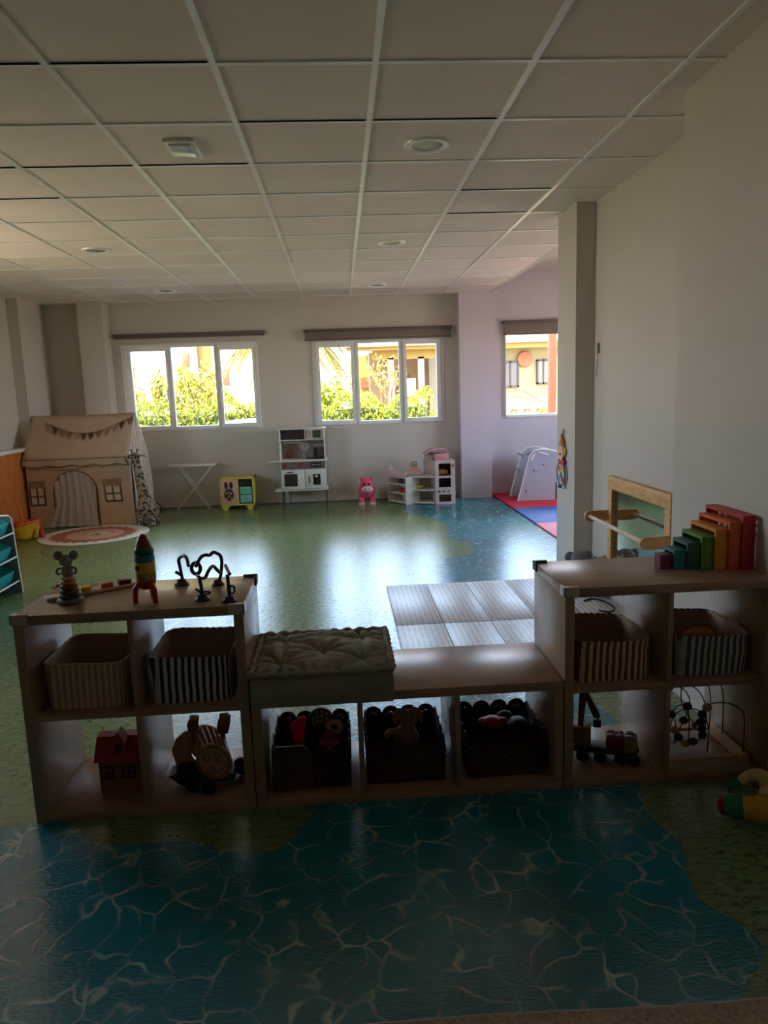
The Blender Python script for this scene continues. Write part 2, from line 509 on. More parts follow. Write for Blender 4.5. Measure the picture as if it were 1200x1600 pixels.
# windows
def window(n, x0, x1, z0, z1, glasses, fixed_mid=True):
    fr = MB(); Y0, Y1 = FW - 0.015, FW + 0.055
    t = 0.05
    fr.box(x0, x1, Y0, Y1, z0, z0 + t, .006); fr.box(x0, x1, Y0, Y1, z1 - t, z1, .006)
    fr.box(x0, x0 + t, Y0, Y1, z0 + t, z1 - t, .001); fr.box(x1 - t, x1, Y0, Y1, z0 + t, z1 - t, .001)
    # mullions between the lights
    for a, b2 in zip(glasses[:-1], glasses[1:]):
        xm = (a[1] + b2[0]) / 2
        fr.box(xm - 0.03, xm + 0.03, Y0, Y1, z0 + t, z1 - t, .001)
    o = struct(fr.build(f'window_{n}', m_pvc))
    for k, (ga, gb, gz0, gz1) in enumerate(glasses):
        xa = x0 + 0.045 if k == 0 else (glasses[k - 1][1] + ga) / 2 + 0.008
        xb = x1 - 0.045 if k == len(glasses) - 1 else (gb + glasses[k + 1][0]) / 2 - 0.008
        s2 = MB(); ys0, ys1 = (FW - 0.04, FW + 0.03) if k != 1 else (FW - 0.022, FW + 0.03)
        za, zb = z0 + 0.012, z1 - 0.012
        s2.box(xa, ga, ys0, ys1, gz0, gz1, .001); s2.box(gb, xb, ys0, ys1, gz0, gz1, .001)
        s2.box(xa, xb, ys0, ys1, za, gz0, .001); s2.box(xa, xb, ys0, ys1, gz1, zb, .001)
        so = s2.build('sash', m_pvc, o)
        MB().box(ga - .01, gb + .01, FW, FW + 0.006, gz0 - .01, gz1 + .01).build('pane', m_glass, so, smooth=False)
        if k in (0, 2):
            hx = xb - 0.022 if k == 0 else xa + 0.022
            h = MB().box(hx - .014, hx + .014, ys0 - .01, ys0, 1.50, 1.57, .004)
            h.box(hx - .01, hx + .01, ys0 - .045, ys0 - .01, 1.535, 1.555, .003)
            h.box(hx - .009, hx + .009, ys0 - .05, ys0 - .035, 1.43, 1.555, .004)
            h.build('window_handle', m_pvc, so)
    return o
window(1, *W1, [(-2.66, -2.22, 1.10, 2.06), (-2.15, -1.60, 1.065, 2.10), (-1.52, -1.11, 1.10, 2.05)])
window(2, *W2, [(-0.24, 0.17, 1.09, 2.04), (0.27, 0.80, 1.035, 2.085), (0.90, 1.30, 1.09, 2.05)])
window(3, *W3, [(2.215, 3.02, 1.07, 2.24), (3.06, 3.42, 1.07, 2.24), (3.46, 3.84, 1.07, 2.24)])
for x0, x1, z in ((W1[0], W1[1], W1[2]), (W2[0], W2[1], W2[2]), (W3[0], W3[1], W3[2])):
    struct(B('trim_5', m_wall, x0, x1, FW + 0.055, FW + 0.28, z - 0.03, z + 0.004))
# roller blinds
def blind(label, x0, x1, z0, z1):
    t = thing('roller_blind', label, 'blind', ((x0 + x1) / 2, FW - 0.05, z0))
    B('cassette', M('blind_cassette', (104, 92, 84), 0.7), x0, x1, FW - 0.085, FW - 0.002, z1 - 0.032, z1, 0.006, t)
    B('blind_cloth', m_blind, x0 + 0.015, x1 - 0.015, FW - 0.062, FW - 0.05, z0 + 0.014, z1 - 0.03, 0.002, t)
    B('bottom_bar', M('blind_bar', (112, 98, 88), 0.6), x0 + 0.012, x1 - 0.012, FW - 0.068, FW - 0.044, z0, z0 + 0.02, 0.004, t)
blind('brown roller blind rolled almost fully up above the left window beside the play tent', -2.86, -0.925, 2.215, 2.275)
blind('brown roller blind above the middle window over the toy kitchen', -0.43, 1.51, 2.125, 2.268)
blind('taupe roller blind above the window in the lilac alcove', 2.18, 3.9, 2.12, 2.305)

# ================================================================== CEILING FITTINGS
def downlight(x, y, label):
    t = thing('ceiling_downlight', label, 'downlight', (x, y, CE), 0, 'round recessed downlights in the tiled ceiling')
    pr = [(0.072, 0.012), (0.082, -0.006), (0.095, -0.012), (0.112, -0.010), (0.118, -0.002), (0.118, 0.001)]
    b = MB(); n = 32
    vs_ = [(x + r * math.cos(2 * PI * k / n), y + r * math.sin(2 * PI * k / n), CE + z) for r, z in pr for k in range(n)]
    fs = [[i * n + k, i * n + (k + 1) % n, (i + 1) * n + (k + 1) % n, (i + 1) * n + k] for i in range(len(pr) - 1) for k in range(n)]
    b.add(vs_, fs).build('trim_ring', m_tbar, t)
    MB().lathe([(0.078, -0.004), (0.07, -0.0035), (0.03, -0.0045)], (x, y, CE)).build('lamp_lens', M('unlit_lamp_lens', (128, 124, 116), 0.25), t)
downlight(0.495, 3.88, 'white round recessed ceiling downlight, largest and nearest one')
downlight(0.489, 6.3, 'round ceiling downlight in the middle distance right of the ceiling centre bar')
downlight(0.489, 8.72, 'small round ceiling downlight in front of the middle window')
downlight(-1.93, 6.33, 'round ceiling downlight in the left part of the ceiling, middle distance')
downlight(-1.93, 8.72, 'small round ceiling downlight in front of the left window')
t = thing('emergency_light', 'square white emergency light flush in a ceiling tile at upper left', 'light', (-0.711, 3.86, CE))
b = MB(); x, y = -0.711, 3.86
for (a, b2, c2, d) in ((-.075, .075, -.13, -.10), (-.075, .075, .10, .13), (-.075, -.055, -.10, .10), (.055, .075, -.10, .10)):
    b.box(x + a, x + b2, y + c2, y + d, CE - 0.016, CE, .003)
b.build('bezel', m_tbar, t)
B('diffuser', M('frosted_diffuser', (226, 228, 226), 0.15), x - .055, x + .055, y - .1, y + .1, CE - 0.026, CE - 0.002, 0.008, t)

# ================================================================== SHELVES
def shelf_unit(label, x0, x1, y0, y1, h, cols, mid, guards, name='cube_shelf'):
    t = thing(name, label, 'shelf', ((x0 + x1) / 2, (y0 + y1) / 2, 0))
    T = 0.034; I = 0.018; bv = 0.0015
    B('top_panel', m_wood, x0, x1, y0, y1, h - T, h, bv, t)
    B('bottom_panel', m_wood, x0, x1, y0, y1, 0, 0.03, bv, t)
    B('side_panel', m_wood, x0, x0 + T, y0, y1, 0.03, h - T, bv, t)
    B('side_panel', m_wood, x1 - T, x1, y0, y1, 0.03, h - T, bv, t)
    if mid: B('shelf_board', m_wood, x0 + T, x1 - T, y0 + .001, y1 - .001, mid - 0.02, mid, bv, t)
    for k in range(1, cols):
        xm = x0 + T + (x1 - x0 - 2 * T) * k / cols
        if mid:
            B('divider', m_wood, xm - I / 2, xm + I / 2, y0 + .001, y1 - .001, mid, h - T, bv, t)
            B('divider', m_wood, xm - I / 2, xm + I / 2, y0 + .001, y1 - .001, 0.03, mid - 0.02, bv, t)
        else:
            B('divider', m_wood, xm - I / 2, xm + I / 2, y0 + .001, y1 - .001, 0.03, h - T, bv, t)
    for (gx, sx2, gy, sy3, dark) in guards:
        g = MB()
        X0, X1 = (gx - .006, gx + .05) if sx2 > 0 else (gx - .05, gx + .006)
        Y0, Y1 = (gy - .006, gy + .045) if sy3 > 0 else (gy - .045, gy + .006)
        yy = (gy - .006, gy + .001) if sy3 > 0 else (gy - .001, gy + .006)
        xx = (gx - .006, gx + .001) if sx2 > 0 else (gx - .001, gx + .006)
        g.box(X0, X1, yy[0], yy[1], h - 0.03, h + 0.005, .002)
        g.box(xx[0], xx[1], Y0, Y1, h - 0.03, h + 0.005, .002)
        yw = (gy - .006, gy + .014) if sy3 > 0 else (gy - .014, gy + .006)
        g.box(X0, X1, yw[0], yw[1], h, h + 0.006, .002)
        o = g.build('corner_guard', M('black_guard', (22, 22, 26), 0.4) if dark else m_plasticguard, t)
        o['label'] = 'black rubber corner guard' if dark else 'pale plastic corner guard'
    return t
SY0, SY1 = 2.41, 2.82
shelf_unit('light oak cube shelf with four cells on the left, rocket and stacking toys on top', -1.128, -0.360, SY0, SY1, 0.755, 2, 0.395,
           [(-1.128, 1, SY0, 1, 0), (-0.360, -1, SY0, 1, 0), (-0.360, -1, SY1, -1, 1), (-1.128, 1, SY1, -1, 0)])
shelf_unit('low oak bench shelf with three cells between the two tall cube shelves', -0.356, 0.753, SY0, SY1, 0.417, 3, None, [], 'low_bench_shelf')
shelf_unit('light oak cube shelf with four cells on the right, rainbow blocks on top', 0.757, 1.522, SY0, SY1, 0.755, 2, 0.385,
           [(0.757, 1, SY0, 1, 0), (0.757, 1, SY1, -1, 1)])

# ------------------------------------------------------------------ cloth baskets
def cloth_basket(label, x0, x1, y0, y1, z0, hh, ca, cb, period, seed):
    t = thing('cloth_basket', label, 'basket', ((x0 + x1) / 2, (y0 + y1) / 2, z0), 0, 'striped cloth storage baskets in the shelf cells')
    rr = random.Random(seed)
    cx, cy = (x0 + x1) / 2, (y0 + y1) / 2
    hw, hd = (x1 - x0) / 2, (y1 - y0) / 2
    ph = rr.random() * 9
    def ring(u, ins=0.0, top=0.0):
        # rounded rectangle parameter
        rad = 0.035
        segs = []
        w_, d_ = hw - ins, hd - ins
        per = 2 * PI * u - PI * 0.25
        c, s3 = math.cos(2 * PI * u), math.sin(2 * PI * u)
        k = 7.0
        q = (abs(c) ** k + abs(s3) ** k) ** (-1 / k)
        return cx + w_ * c * q, cy + d_ * s3 * q
    def shell(ins, za, zb, nz, flare):
        def fn(u, v):
            x, y = ring(u, ins)
            z = za + (zb - za) * v
            sag = 0.003 * math.sin(2 * PI * u * 3 + ph) * v
            wob = 0.004 * noise.noise(Vector((x * 22, y * 22, z * 26 + ph)))
            sc_ = 1 + flare * (v - 1) + wob * 3
            return (cx + (x - cx) * sc_ + wob, cy + (y - cy) * sc_, z + (sag if ins >= 0 else 0))
        return fn
    mt = stripes('striped_cloth_' + 'abcdefgh'[seed], ca, cb, period)
    MB().grid(shell(0.0, z0 + .002, z0 + hh, 14, 0.025), 120, 14).build('cloth_body', mt, t, merge=0.0003, ang=80)
    ml = M('basket_lining', (176, 150, 132), 0.95, 0.05)
    b = MB().grid(shell(0.006, z0 + .008, z0 + hh, 10, 0.025), 120, 10)
    b.add([(*ring(k / 60, 0.012), z0 + 0.007) for k in range(60)], [list(range(60))])
    b.build('lining', ml, t, merge=0.0003, ang=80)
    top = shell(0.002, z0, z0 + hh, 1, 0.025)
    pts = [top(k / 96, 1) for k in range(96)]
    MB().tube([(p[0], p[1], p[2] + .001 + 0.0012 * math.sin(k * 2.2)) for k, p in enumerate(pts)], 0.0042, 6, True).build('rolled_rim', mt if seed in (1, 2, 3) else M('rim_cream', (214, 190, 164), 0.9), t, ang=80)
    return t
cloth_basket('cream cloth basket with faint stripes in the upper left cell of the left shelf', -1.075, -0.785, 2.45, 2.775, 0.395, 0.165, (206, 176, 150), (168, 134, 112), 0.022, 0)
cloth_basket('navy and white striped cloth basket in the upper right cell of the left shelf', -0.713, -0.420, 2.45, 2.785, 0.395, 0.165, (34, 36, 58), (206, 196, 190), 0.024, 1)
cloth_basket('empty brown and cream striped cloth basket in the upper left cell of the right shelf', 0.800, 1.100, 2.45, 2.785, 0.385, 0.15, (108, 62, 34), (206, 176, 140), 0.024, 2)
cloth_basket('green and white striped cloth basket holding toys in the right shelf', 1.185, 1.468, 2.45, 2.785, 0.385, 0.15, (64, 84, 72), (184, 184, 166), 0.024, 3)
# toys in the green basket
o = MB()
bn = [(1.27 + 0.11 * k / 10, 2.585 - 0.02 * k / 10, 0.505 + 0.012 * math.sin(PI * k / 10)) for k in range(11)]
tag(o.tube(bn, [0.006 + 0.011 * math.sin(PI * (k + .6) / 11) for k in range(11)], 8).build('toy_banana', m_amber, origin=(1.325, 2.57, 0.40)), 'orange curved toy lying in the green striped basket', 'toy')
tag(MB().lathe([(.02, 0), (.035, .01), (.04, .05), (.03, .095), (.006, .105)], (1.40, 2.66, 0.392), 16).build('toy_cup', m_dkgreen, origin=(1.40, 2.66, .392)), 'dark green toy in the back of the green striped basket', 'toy')
tag(MB().box(-.04, .04, -.03, .03, 0, .07, .012, Matrix.Translation((1.25, 2.66, 0.393)) @ Euler((0, 0, .4)).to_matrix().to_4x4()).build('toy_block', M('dull_plum', (90, 60, 62), .7), origin=(1.25, 2.66, .393)), 'brownish toy block in the left of the green striped basket', 'toy')
tag(MB().box(-.002, .002, -.05, .05, 0, .13, .001, Matrix.Translation((1.215, 2.53, 0.395)) @ Euler((0, -.25, .2)).to_matrix().to_4x4()).build('picture_card', M('pale_card', (170, 186, 184), .6), origin=(1.22, 2.53, .395)), 'pale card leaning in the left end of the green striped basket', 'card')

# ------------------------------------------------------------------ wicker baskets
m_wicker = M('dark_wicker', (66, 36, 24), 0.55, 0.2, 60)
def wicker_basket(label, x0, x1, y0=2.47, y1=2.775, z0=0.03, h=0.125):
    t = thing('wicker_basket', label, 'basket', ((x0 + x1) / 2, (y0 + y1) / 2, z0), 0, 'wicker baskets with scalloped rims in the low bench')
    b = MB()
    rows = 9
    corners = [(x0, y0), (x1, y0), (x1, y1), (x0, y1)]
    for k in range(4):
        (xa, ya), (xb, yb) = corners[k], corners[(k + 1) % 4]
        nx, ny = (yb - ya), -(xb - xa)
        L_ = math.hypot(nx, ny); nx, ny = nx / L_, ny / L_
        nu = 56
        def fn(u, v, xa=xa, ya=ya, xb=xb, yb=yb, nx=nx, ny=ny):
            wv = 0.0042 * math.sin(u * 20 * PI + (PI if int(v * rows) % 2 else 0)) * abs(math.sin(v * rows * PI))
            fl = 0.006 * v
            return (xa + (xb - xa) * u + nx * (wv + fl - .004), ya + (yb - ya) * u + ny * (wv + fl - .004), z0 + h * v)
        b.grid(fn, nu, rows * 4)
    b.box(x0 + .006, x1 - .006, y0 + .006, y1 - .006, z0, z0 + .008)
    b.build('woven_body', m_wicker, t, solid=0.004, ang=80)
    s2 = MB()
    for k in range(4):
        (xa, ya), (xb, yb) = corners[k], corners[(k + 1) % 4]
        n = 4
        for q in range(n):
            u0 = (q + 0.5) / n
            cx, cy = xa + (xb - xa) * u0, ya + (yb - ya) * u0
            dx, dy = (xb - xa) / n / 2, (yb - ya) / n / 2
            for f, r in ((0.97, .0035), (0.62, .0028), (0.3, .0025)):
                s2.tube([(cx + dx * f * math.cos(PI * j / 12), cy + dy * f * math.cos(PI * j / 12), z0 + h + 0.04 * f * math.sin(PI * j / 12)) for j in range(13)], r, 5)
            for a in (30, 60, 90, 120, 150):
                ca, sa = math.cos(R(a)), math.sin(R(a))
                s2.tube([(cx, cy, z0 + h - .004), (cx + dx * .97 * ca, cy + dy * .97 * ca, z0 + h + .04 * .97 * sa)], .003, 5)
            # close weave in the middle of each scallop
            for f in (0.45, 0.55, 0.72, 0.8, 0.88):
                s2.tube([(cx + dx * f * math.cos(PI * j / 10), cy + dy * f * math.cos(PI * j / 10), z0 + h + 0.04 * f * math.sin(PI * j / 10)) for j in range(11)], .002, 4)
    s2.build('scalloped_rim', m_wicker, t)
    return t
wicker_basket('dark wicker basket holding bubble toys in the left cell of the bench', -0.300, -0.020)
wicker_basket('dark wicker basket holding a small soft toy in the middle cell of the bench', 0.045, 0.330)
wicker_basket('dark wicker basket with a red toy in the right cell of the bench', 0.415, 0.705)

def popit(label, cx, cy, cz, poly, cols_, loc_mats, name='bubble_toy', rz=0.1, grid_=((-1, 0, 1), (-1, 0, 1)), pitch=.018, inside=None):
    t = thing(name, label, 'toy', (cx, cy, cz - 0.08), 0)
    X = Matrix.Translation((cx, cy, cz)) @ Euler((R(8), 0, rz)).to_matrix().to_4x4() @ XZ(0)
    b = MB(); b.prism(poly, -.004, .004, X)
    b.build('silicone_sheet', loc_mats[0], t)
    b = MB()
    for i, (bx, bz, mi) in enumerate(inside):
        b.mi = mi
        Y = X @ Matrix.Translation((bx, bz, -.004))
        b.lathe([(.0068, 0), (.006, -.004), (.003, -.006), (.0005, -.0065)], n=10, X=Y)
    b.build('bubbles', loc_mats[1:], t)
    return t
m_sil_red = M('red_silicone', (214, 24, 60), 0.4)
def soft(mt, k=.7, sc_=.02):
    p = [n for n in mt.node_tree.nodes if n.type == 'BSDF_PRINCIPLED'][0]
    p.inputs['Subsurface Weight'].default_value = k; p.inputs['Subsurface Scale'].default_value = sc_
    return mt
soft(m_sil_red)
popit('red pop bubble toy standing in the left wicker basket', -0.205, 2.60, 0.222, [(-.035, -.01), (-.03, .006), (0, .03), (.018, .032), (.026, .02), (.018, -.03), (.012, -.09), (-.02, -.09)], 0, [m_sil_red, soft(M('pink_silicone', (236, 70, 110), .4))], inside=[(-.016, .0, 0), (0, .0, 0), (.002, .018, 0), (.004, -.02, 0), (-.014, -.018, 0)])
popit('round green and yellow pop bubble toy in the left wicker basket', -0.125, 2.63, 0.228, arc(0, 0, .045, -60, 240, 22), 0, [m_dkgreen, soft(M('yellow_silicone', (236, 196, 60), .4)), soft(M('orange_silicone', (232, 150, 50), .4)), soft(M('green_silicone', (60, 150, 80), .4))],
      inside=[(-.03, .0, 2), (-.014, .03, 0), (-.014, .01, 0), (-.014, -.01, 0), (.004, .03, 0), (.004, .01, 0), (.004, -.01, 0), (.022, .02, 1), (.022, .0, 1), (.022, -.02, 1), (-.03, -.018, 2)])
t = thing('soft_toy_elephant', 'pink and red soft toy curled beside the round bubble toy in the left wicker basket', 'soft toy', (-0.09, 2.55, 0.05))
m_pl = M('dusty_pink_plush', (196, 110, 104), 0.95, 0.1, 60, 0.2)
MB().sph((-.095, 2.56, .13), (.045, .04, .06)).sph((-.09, 2.56, .19), (.028, .026, .026)).build('body', m_pl, t, ang=80)
MB().tube([(-.075 + .024 * math.cos(R(a)), 2.565, .218 + .024 * math.sin(R(a))) for a in range(-60, 200, 20)], .010, 8).build('trunk', M('pale_pink_plush', (226, 160, 150), .95), t, ang=80)
# picture frame lid in front of the left wicker basket
tag(MB().prism([(-.30, .045), (-.296, .197), (-.285, .210), (-.185, .210), (-.165, .192), (-.155, .175), (-.155, .045)], 2.448, 2.456, XZ(0)).build('toy_tray', M('brown_tray', (84, 50, 40), .4), origin=(-.23, 2.452, .03)), 'dark brown tray with pale top edge leaning on the left wicker basket', 'tray')

t = thing('plush_rabbit', 'beige plush toy with floppy ears peeking from the middle wicker basket', 'soft toy', (0.2, 2.60, 0.05))
m_bei = M('beige_plush', (170, 128, 104), 0.95, 0.1, 70, 0.2)
MB().sph((.20, 2.60, .13), (.05, .045, .07)).sph((.205, 2.585, .225), (.036, .034, .036)).build('body', m_bei, t, ang=80)
for s2 in (-1, 1):
    MB().tube([(.205 + s2 * .010, 2.585, .262), (.205 + s2 * .03, 2.58, .262), (.205 + s2 * .047, 2.575, .245), (.205 + s2 * .052, 2.57, .215)], [.008, .012, .014, .006], 8).build('ear', m_bei, t, ang=80)
MB().tube([(.17, 2.58, .18), (.135, 2.56, .19), (.115, 2.55, .175)], [.014, .012, .010], 8).build('arm', m_bei, t, ang=80)
tag(MB().sph((.54, 2.63, .17), (.045, .04, .022)).sph((.575, 2.61, .18), (.022, .02, .015)).sph((.51, 2.64, .165), (.025, .025, .02)).build('toy_car', m_red, origin=(.54, 2.63, .06)), 'red toy among dark toys in the right wicker basket', 'toy')
tag(MB().sph((.64, 2.62, .15), (.05, .06, .035)).sph((.60, 2.68, .15), (.04, .03, .04)).build('toy_ball', M('dark_green_toy', (20, 44, 34), .5), origin=(.62, 2.64, .06)), 'dark toy in the right wicker basket behind the red one', 'toy')

# ------------------------------------------------------------------ tufted cushion on the bench
m_cush = M('sage_grey_cotton', (148, 142, 124), 0.95, 0.06, 30, 0.12, 220)
t = thing('tufted_seat_cushion', 'grey green tufted box cushion lying on the left part of the bench', 'cushion', (-.105, 2.6, .417))
CX0, CX1, CY0, CY1 = -.348, .142, 2.372, 2.80
tufts = [(.2, .25), (.8, .25), (.5, .5), (.2, .78), (.8, .78)]
def cush(u, v):
    x = CX0 + (CX1 - CX0) * u; y = CY0 + (CY1 - CY0) * v
    e = min(u, 1 - u) * (CX1 - CX0); f = min(v, 1 - v) * (CY1 - CY0)
    dip = 0
    for (a, b2) in tufts:
        dx, dy = (u - a) * .49, (v - b2) * .43
        d = math.hypot(dx, dy)
        an = math.atan2(dy, dx)
        dip += .046 * math.exp(-(d / .045) ** 1.0)
        dip += .016 * math.exp(-(d / .10) ** 2) * (math.sin(an * 4 + a * 9) ** 4) * min(1, d / .02)
    seam = .006 * math.exp(-(e / .012) ** 2) + .006 * math.exp(-(f / .012) ** 2)
    gath = .0045 * math.sin(x * 150) * math.exp(-(f / .05) ** 2) + .003 * math.sin(y * 150) * math.exp(-(e / .05) ** 2)
    z = .512 + .034 * min(1, min(e, f) / .07) ** .6 - dip - seam + gath + .004 * noise.noise(Vector((x * 14, y * 14, 0)))
    return (x, y, z)
MB().grid(cush, 90, 80).build('top_cover', m_cush, t, ang=80)
def cside(u, v):
    per = u * 4; k = int(per) % 4; f = per - int(per)
    c = [(CX0, CY0), (CX1, CY0), (CX1, CY1), (CX0, CY1)]
    a, b2 = c[k], c[(k + 1) % 4]
    x = a[0] + (b2[0] - a[0]) * f; y = a[1] + (b2[1] - a[1]) * f
    bul = .010 * math.sin(PI * v)
    nx, ny = [(0, -1), (1, 0), (0, 1), (-1, 0)][k]
    bul += .003 * noise.noise(Vector((x * 20, y * 20, v * 3)))
    if nx: bul *= .4
    lo = .419
    if y < 2.41: lo = .395
    return (x + nx * bul, y + ny * bul, lo + (.512 - lo) * v)
MB().grid(cside, 160, 8).build('side_band', m_cush, t, ang=80)
def ripple(z, off, droop=False):
    pts = []
    n = 220
    c = [(CX0, CY0), (CX1, CY0), (CX1, CY1), (CX0, CY1)]
    for i in range(n):
        per = i / n * 4; k = int(per); f = per - k
        a, b2 = c[k], c[(k + 1) % 4]
        pts.append((a[0] + (b2[0] - a[0]) * f, a[1] + (b2[1] - a[1]) * f, z + .0015 * math.sin(i * .9)))
    return pts
MB().tube(ripple(.513, 0), [.0115 + .0036 * math.sin(i * 1.1) for i in range(220)], 8, True).build('rolled_edge', m_cush, t, ang=80)
for (a, b2) in tufts:
    p = cush(a, b2)
    MB().sph((p[0], p[1], p[2] + .004), (.007, .007, .003), 8, 6).build('tuft_button', m_cush, t)

# ------------------------------------------------------------------ toys on the left shelf top
ZT = 0.755
t = thing('mouse_stacking_toy', 'pastel stacking toy with a mouse head on the left shelf top', 'toy', (-.985, 2.555, ZT))
cx, cy = -.985, 2.555
MB().lathe([(.040, 0), (.046, .006), (.045, .014), (.030, .018)], (cx, cy, ZT)).build('base', M('dusty_grey', (120, 118, 112), .5), t)
zz = ZT + .018
for r, hh, mt in ((.036, .017, M('slate_toy', (62, 66, 62), .5)), (.033, .017, M('olive_toy', (96, 84, 52), .5)), (.030, .016, M('rust_toy', (156, 86, 50), .5)), (.027, .016, M('sand_toy', (190, 146, 100), .5)), (.024, .014, M('cream_toy', (206, 190, 160), .5))):
    MB().lathe([(r * .7, 0), (r, hh * .25), (r, hh * .75), (r * .7, hh)], (cx, cy, zz)).build('ring', mt, t); zz += hh
b = MB().lathe([(.016, 0), (.021, .012), (.018, .035), (.012, .04)], (cx, cy, zz))
b.sph((cx, cy - .004, zz + .055), (.024, .022, .022)).sph((cx, cy - .022, zz + .05), (.009, .01, .008))
b.build('mouse_body', M('mouse_grey', (150, 142, 124), .55), t, ang=80)
for s2 in (-1, 1):
    MB().sph((cx + s2 * .026, cy, zz + .074), (.018, .008, .018)).build('ear', MATS['mouse_grey'], t, ang=80)
    MB().tube([(cx + s2 * .018, cy, zz + .03), (cx + s2 * .032, cy - .004, zz + .026), (cx + s2 * .034, cy - .008, zz + .014), (cx + s2 * .024, cy - .012, zz + .008)], .005, 6).build('arm', MATS['mouse_grey'], t, ang=80)

t = thing('shape_puzzle_board', 'long pale wooden puzzle board with coloured shapes, behind the mouse toy', 'puzzle', (-.95, 2.68, ZT))
X = Matrix.Translation((-.945, 2.685, ZT)) @ Euler((0, 0, R(33))).to_matrix().to_4x4()
MB().box(-.17, .17, -.028, .028, 0, .012, .004, X).build('board', m_lightwood, t)
for dx, pw, mt in ((-.09, .02, m_black), (-.03, .018, m_yellow), (.045, .022, m_orange), (.11, .024, m_dkred)):
    MB().box(dx - pw, dx + pw, -.018, .018, .012, .028, .003, X).build('shape_piece', mt, t)

t = thing('rocket_stacking_toy', 'wooden stacking rocket with red nose and red legs on the left shelf', 'toy', (-.70, 2.51, ZT))
cx, cy = -.703, 2.515
k = .034
for nm, pr, mt in (('nose_cone', [(k * .82, .196), (k * .68, .215), (k * .38, .236), (k * .12, .243)], m_dkred),
                   ('upper_ring', [(k * .9, .172), (k, .178), (k * .95, .190), (k * .84, .196)], m_dkgreen),
                   ('middle_ring', [(k * .98, .146), (k, .150), (k, .168), (k * .95, .172)], m_teal),
                   ('cabin_block', [(k, .108), (k * 1.02, .112), (k * 1.02, .142), (k, .146)], m_yellow),
                   ('lower_ring', [(k * .98, .080), (k, .084), (k * 1.02, .104), (k, .108)], M('tan_speckle', (188, 150, 82), .6, .25, 120)),
                   ('engine', [(k * .55, .048), (k * .8, .056), (k * .97, .074), (k * .95, .080)], m_red)):
    MB().lathe(pr, (cx, cy, ZT)).build(nm, mt, t)
MB().lathe([(.009, 0), (.009, .002)], n=12, X=Matrix.Translation((cx - .018, cy - .031, ZT + .128)) @ Euler((R(90), 0, R(-25))).to_matrix().to_4x4()).build('porthole', m_black, t)
for a in (200, 320, 80):
    dx, dy = math.cos(R(a)), math.sin(R(a))
    MB().tube([(cx + dx * .010, cy + dy * .010, ZT + .060), (cx + dx * .03, cy + dy * .03, ZT + .062), (cx + dx * .040, cy + dy * .040, ZT + .05), (cx + dx * .042, cy + dy * .042, ZT + .02), (cx + dx * .042, cy + dy * .042, ZT + .001)], [.012, .011, .0105, .0095, .009], 8).build('leg', m_red, t, ang=80)

t = thing('bendable_track_toy', 'dark looping tube toy on four flat feet at the right end of the left shelf', 'toy', (-.51, 2.6, ZT))
bases = [(-.632, 2.73, .028), (-.512, 2.50, .028), (-.490, 2.70, .024), (-.412, 2.462, .027)]
m_foot = M('brown_suction_foot', (58, 42, 30), .5)
for (x, y, r) in bases:
    MB().lathe([(r, 0), (r * 1.02, .004), (r * .75, .010), (r * .6, .016), (r * .62, .019), (r * .5, .021)], (x, y, ZT), 18).build('foot', m_foot, t)
def tr(pts, r=.0064, n=6): MB().tube(catmull(pts, n), r, 8).build('tube', m_black, t, ang=80)
tr([(-.628, 2.73, ZT + .018), (-.633, 2.73, .82), (-.636, 2.73, .85), (-.625, 2.72, .866), (-.606, 2.70, .872), (-.593, 2.68, .862), (-.586, 2.66, .842)])
tr([(-.628, 2.73, .79), (-.642, 2.73, .80), (-.652, 2.73, .806)])
MB().tube([(-.551 + .0 + .016 * math.cos(R(a)), 2.62, .842 + .021 * math.sin(R(a))) for a in range(0, 360, 15)], .007, 8, True).build('ring', M('greyish_tube', (60, 56, 58), .5), t, ang=80)
tr([(-.548, 2.60, .852), (-.541, 2.61, .866), (-.530, 2.63, .882), (-.515, 2.64, .886), (-.505, 2.66, .880), (-.495, 2.68, .886), (-.483, 2.70, .876), (-.473, 2.70, .866), (-.470, 2.70, .84), (-.478, 2.70, .79), (-.486, 2.70, ZT + .02)])
tr([(-.512, 2.50, ZT + .018), (-.512, 2.50, .80), (-.517, 2.50, .838)])
tr([(-.512, 2.50, .782), (-.524, 2.50, .79), (-.532, 2.50, .797)], .0045)
tr([(-.517, 2.50, .835), (-.503, 2.53, .828), (-.494, 2.56, .846), (-.485, 2.6, .852), (-.477, 2.63, .83), (-.470, 2.66, .81)])
tr([(-.534, 2.55, .832), (-.517, 2.50, .838)], .006)
tr([(-.410, 2.462, ZT + .018), (-.412, 2.465, .80), (-.414, 2.47, .85)])
tr([(-.406, 2.47, .852), (-.42, 2.52, .853), (-.44, 2.60, .852)])
MB().tube([(-.400 + .008 * math.cos(R(a)), 2.462, .798 + .014 * math.sin(R(a))) for a in range(0, 360, 20)], .0035, 6, True).build('ring', m_foot, t, ang=80)
MB().tube([(-.500 + .018 * math.cos(R(a)), 2.50, .776 + .004 + .005 * math.sin(R(a))) for a in range(0, 360, 20)], .0035, 6, True).build('ring', m_foot, t, ang=80)

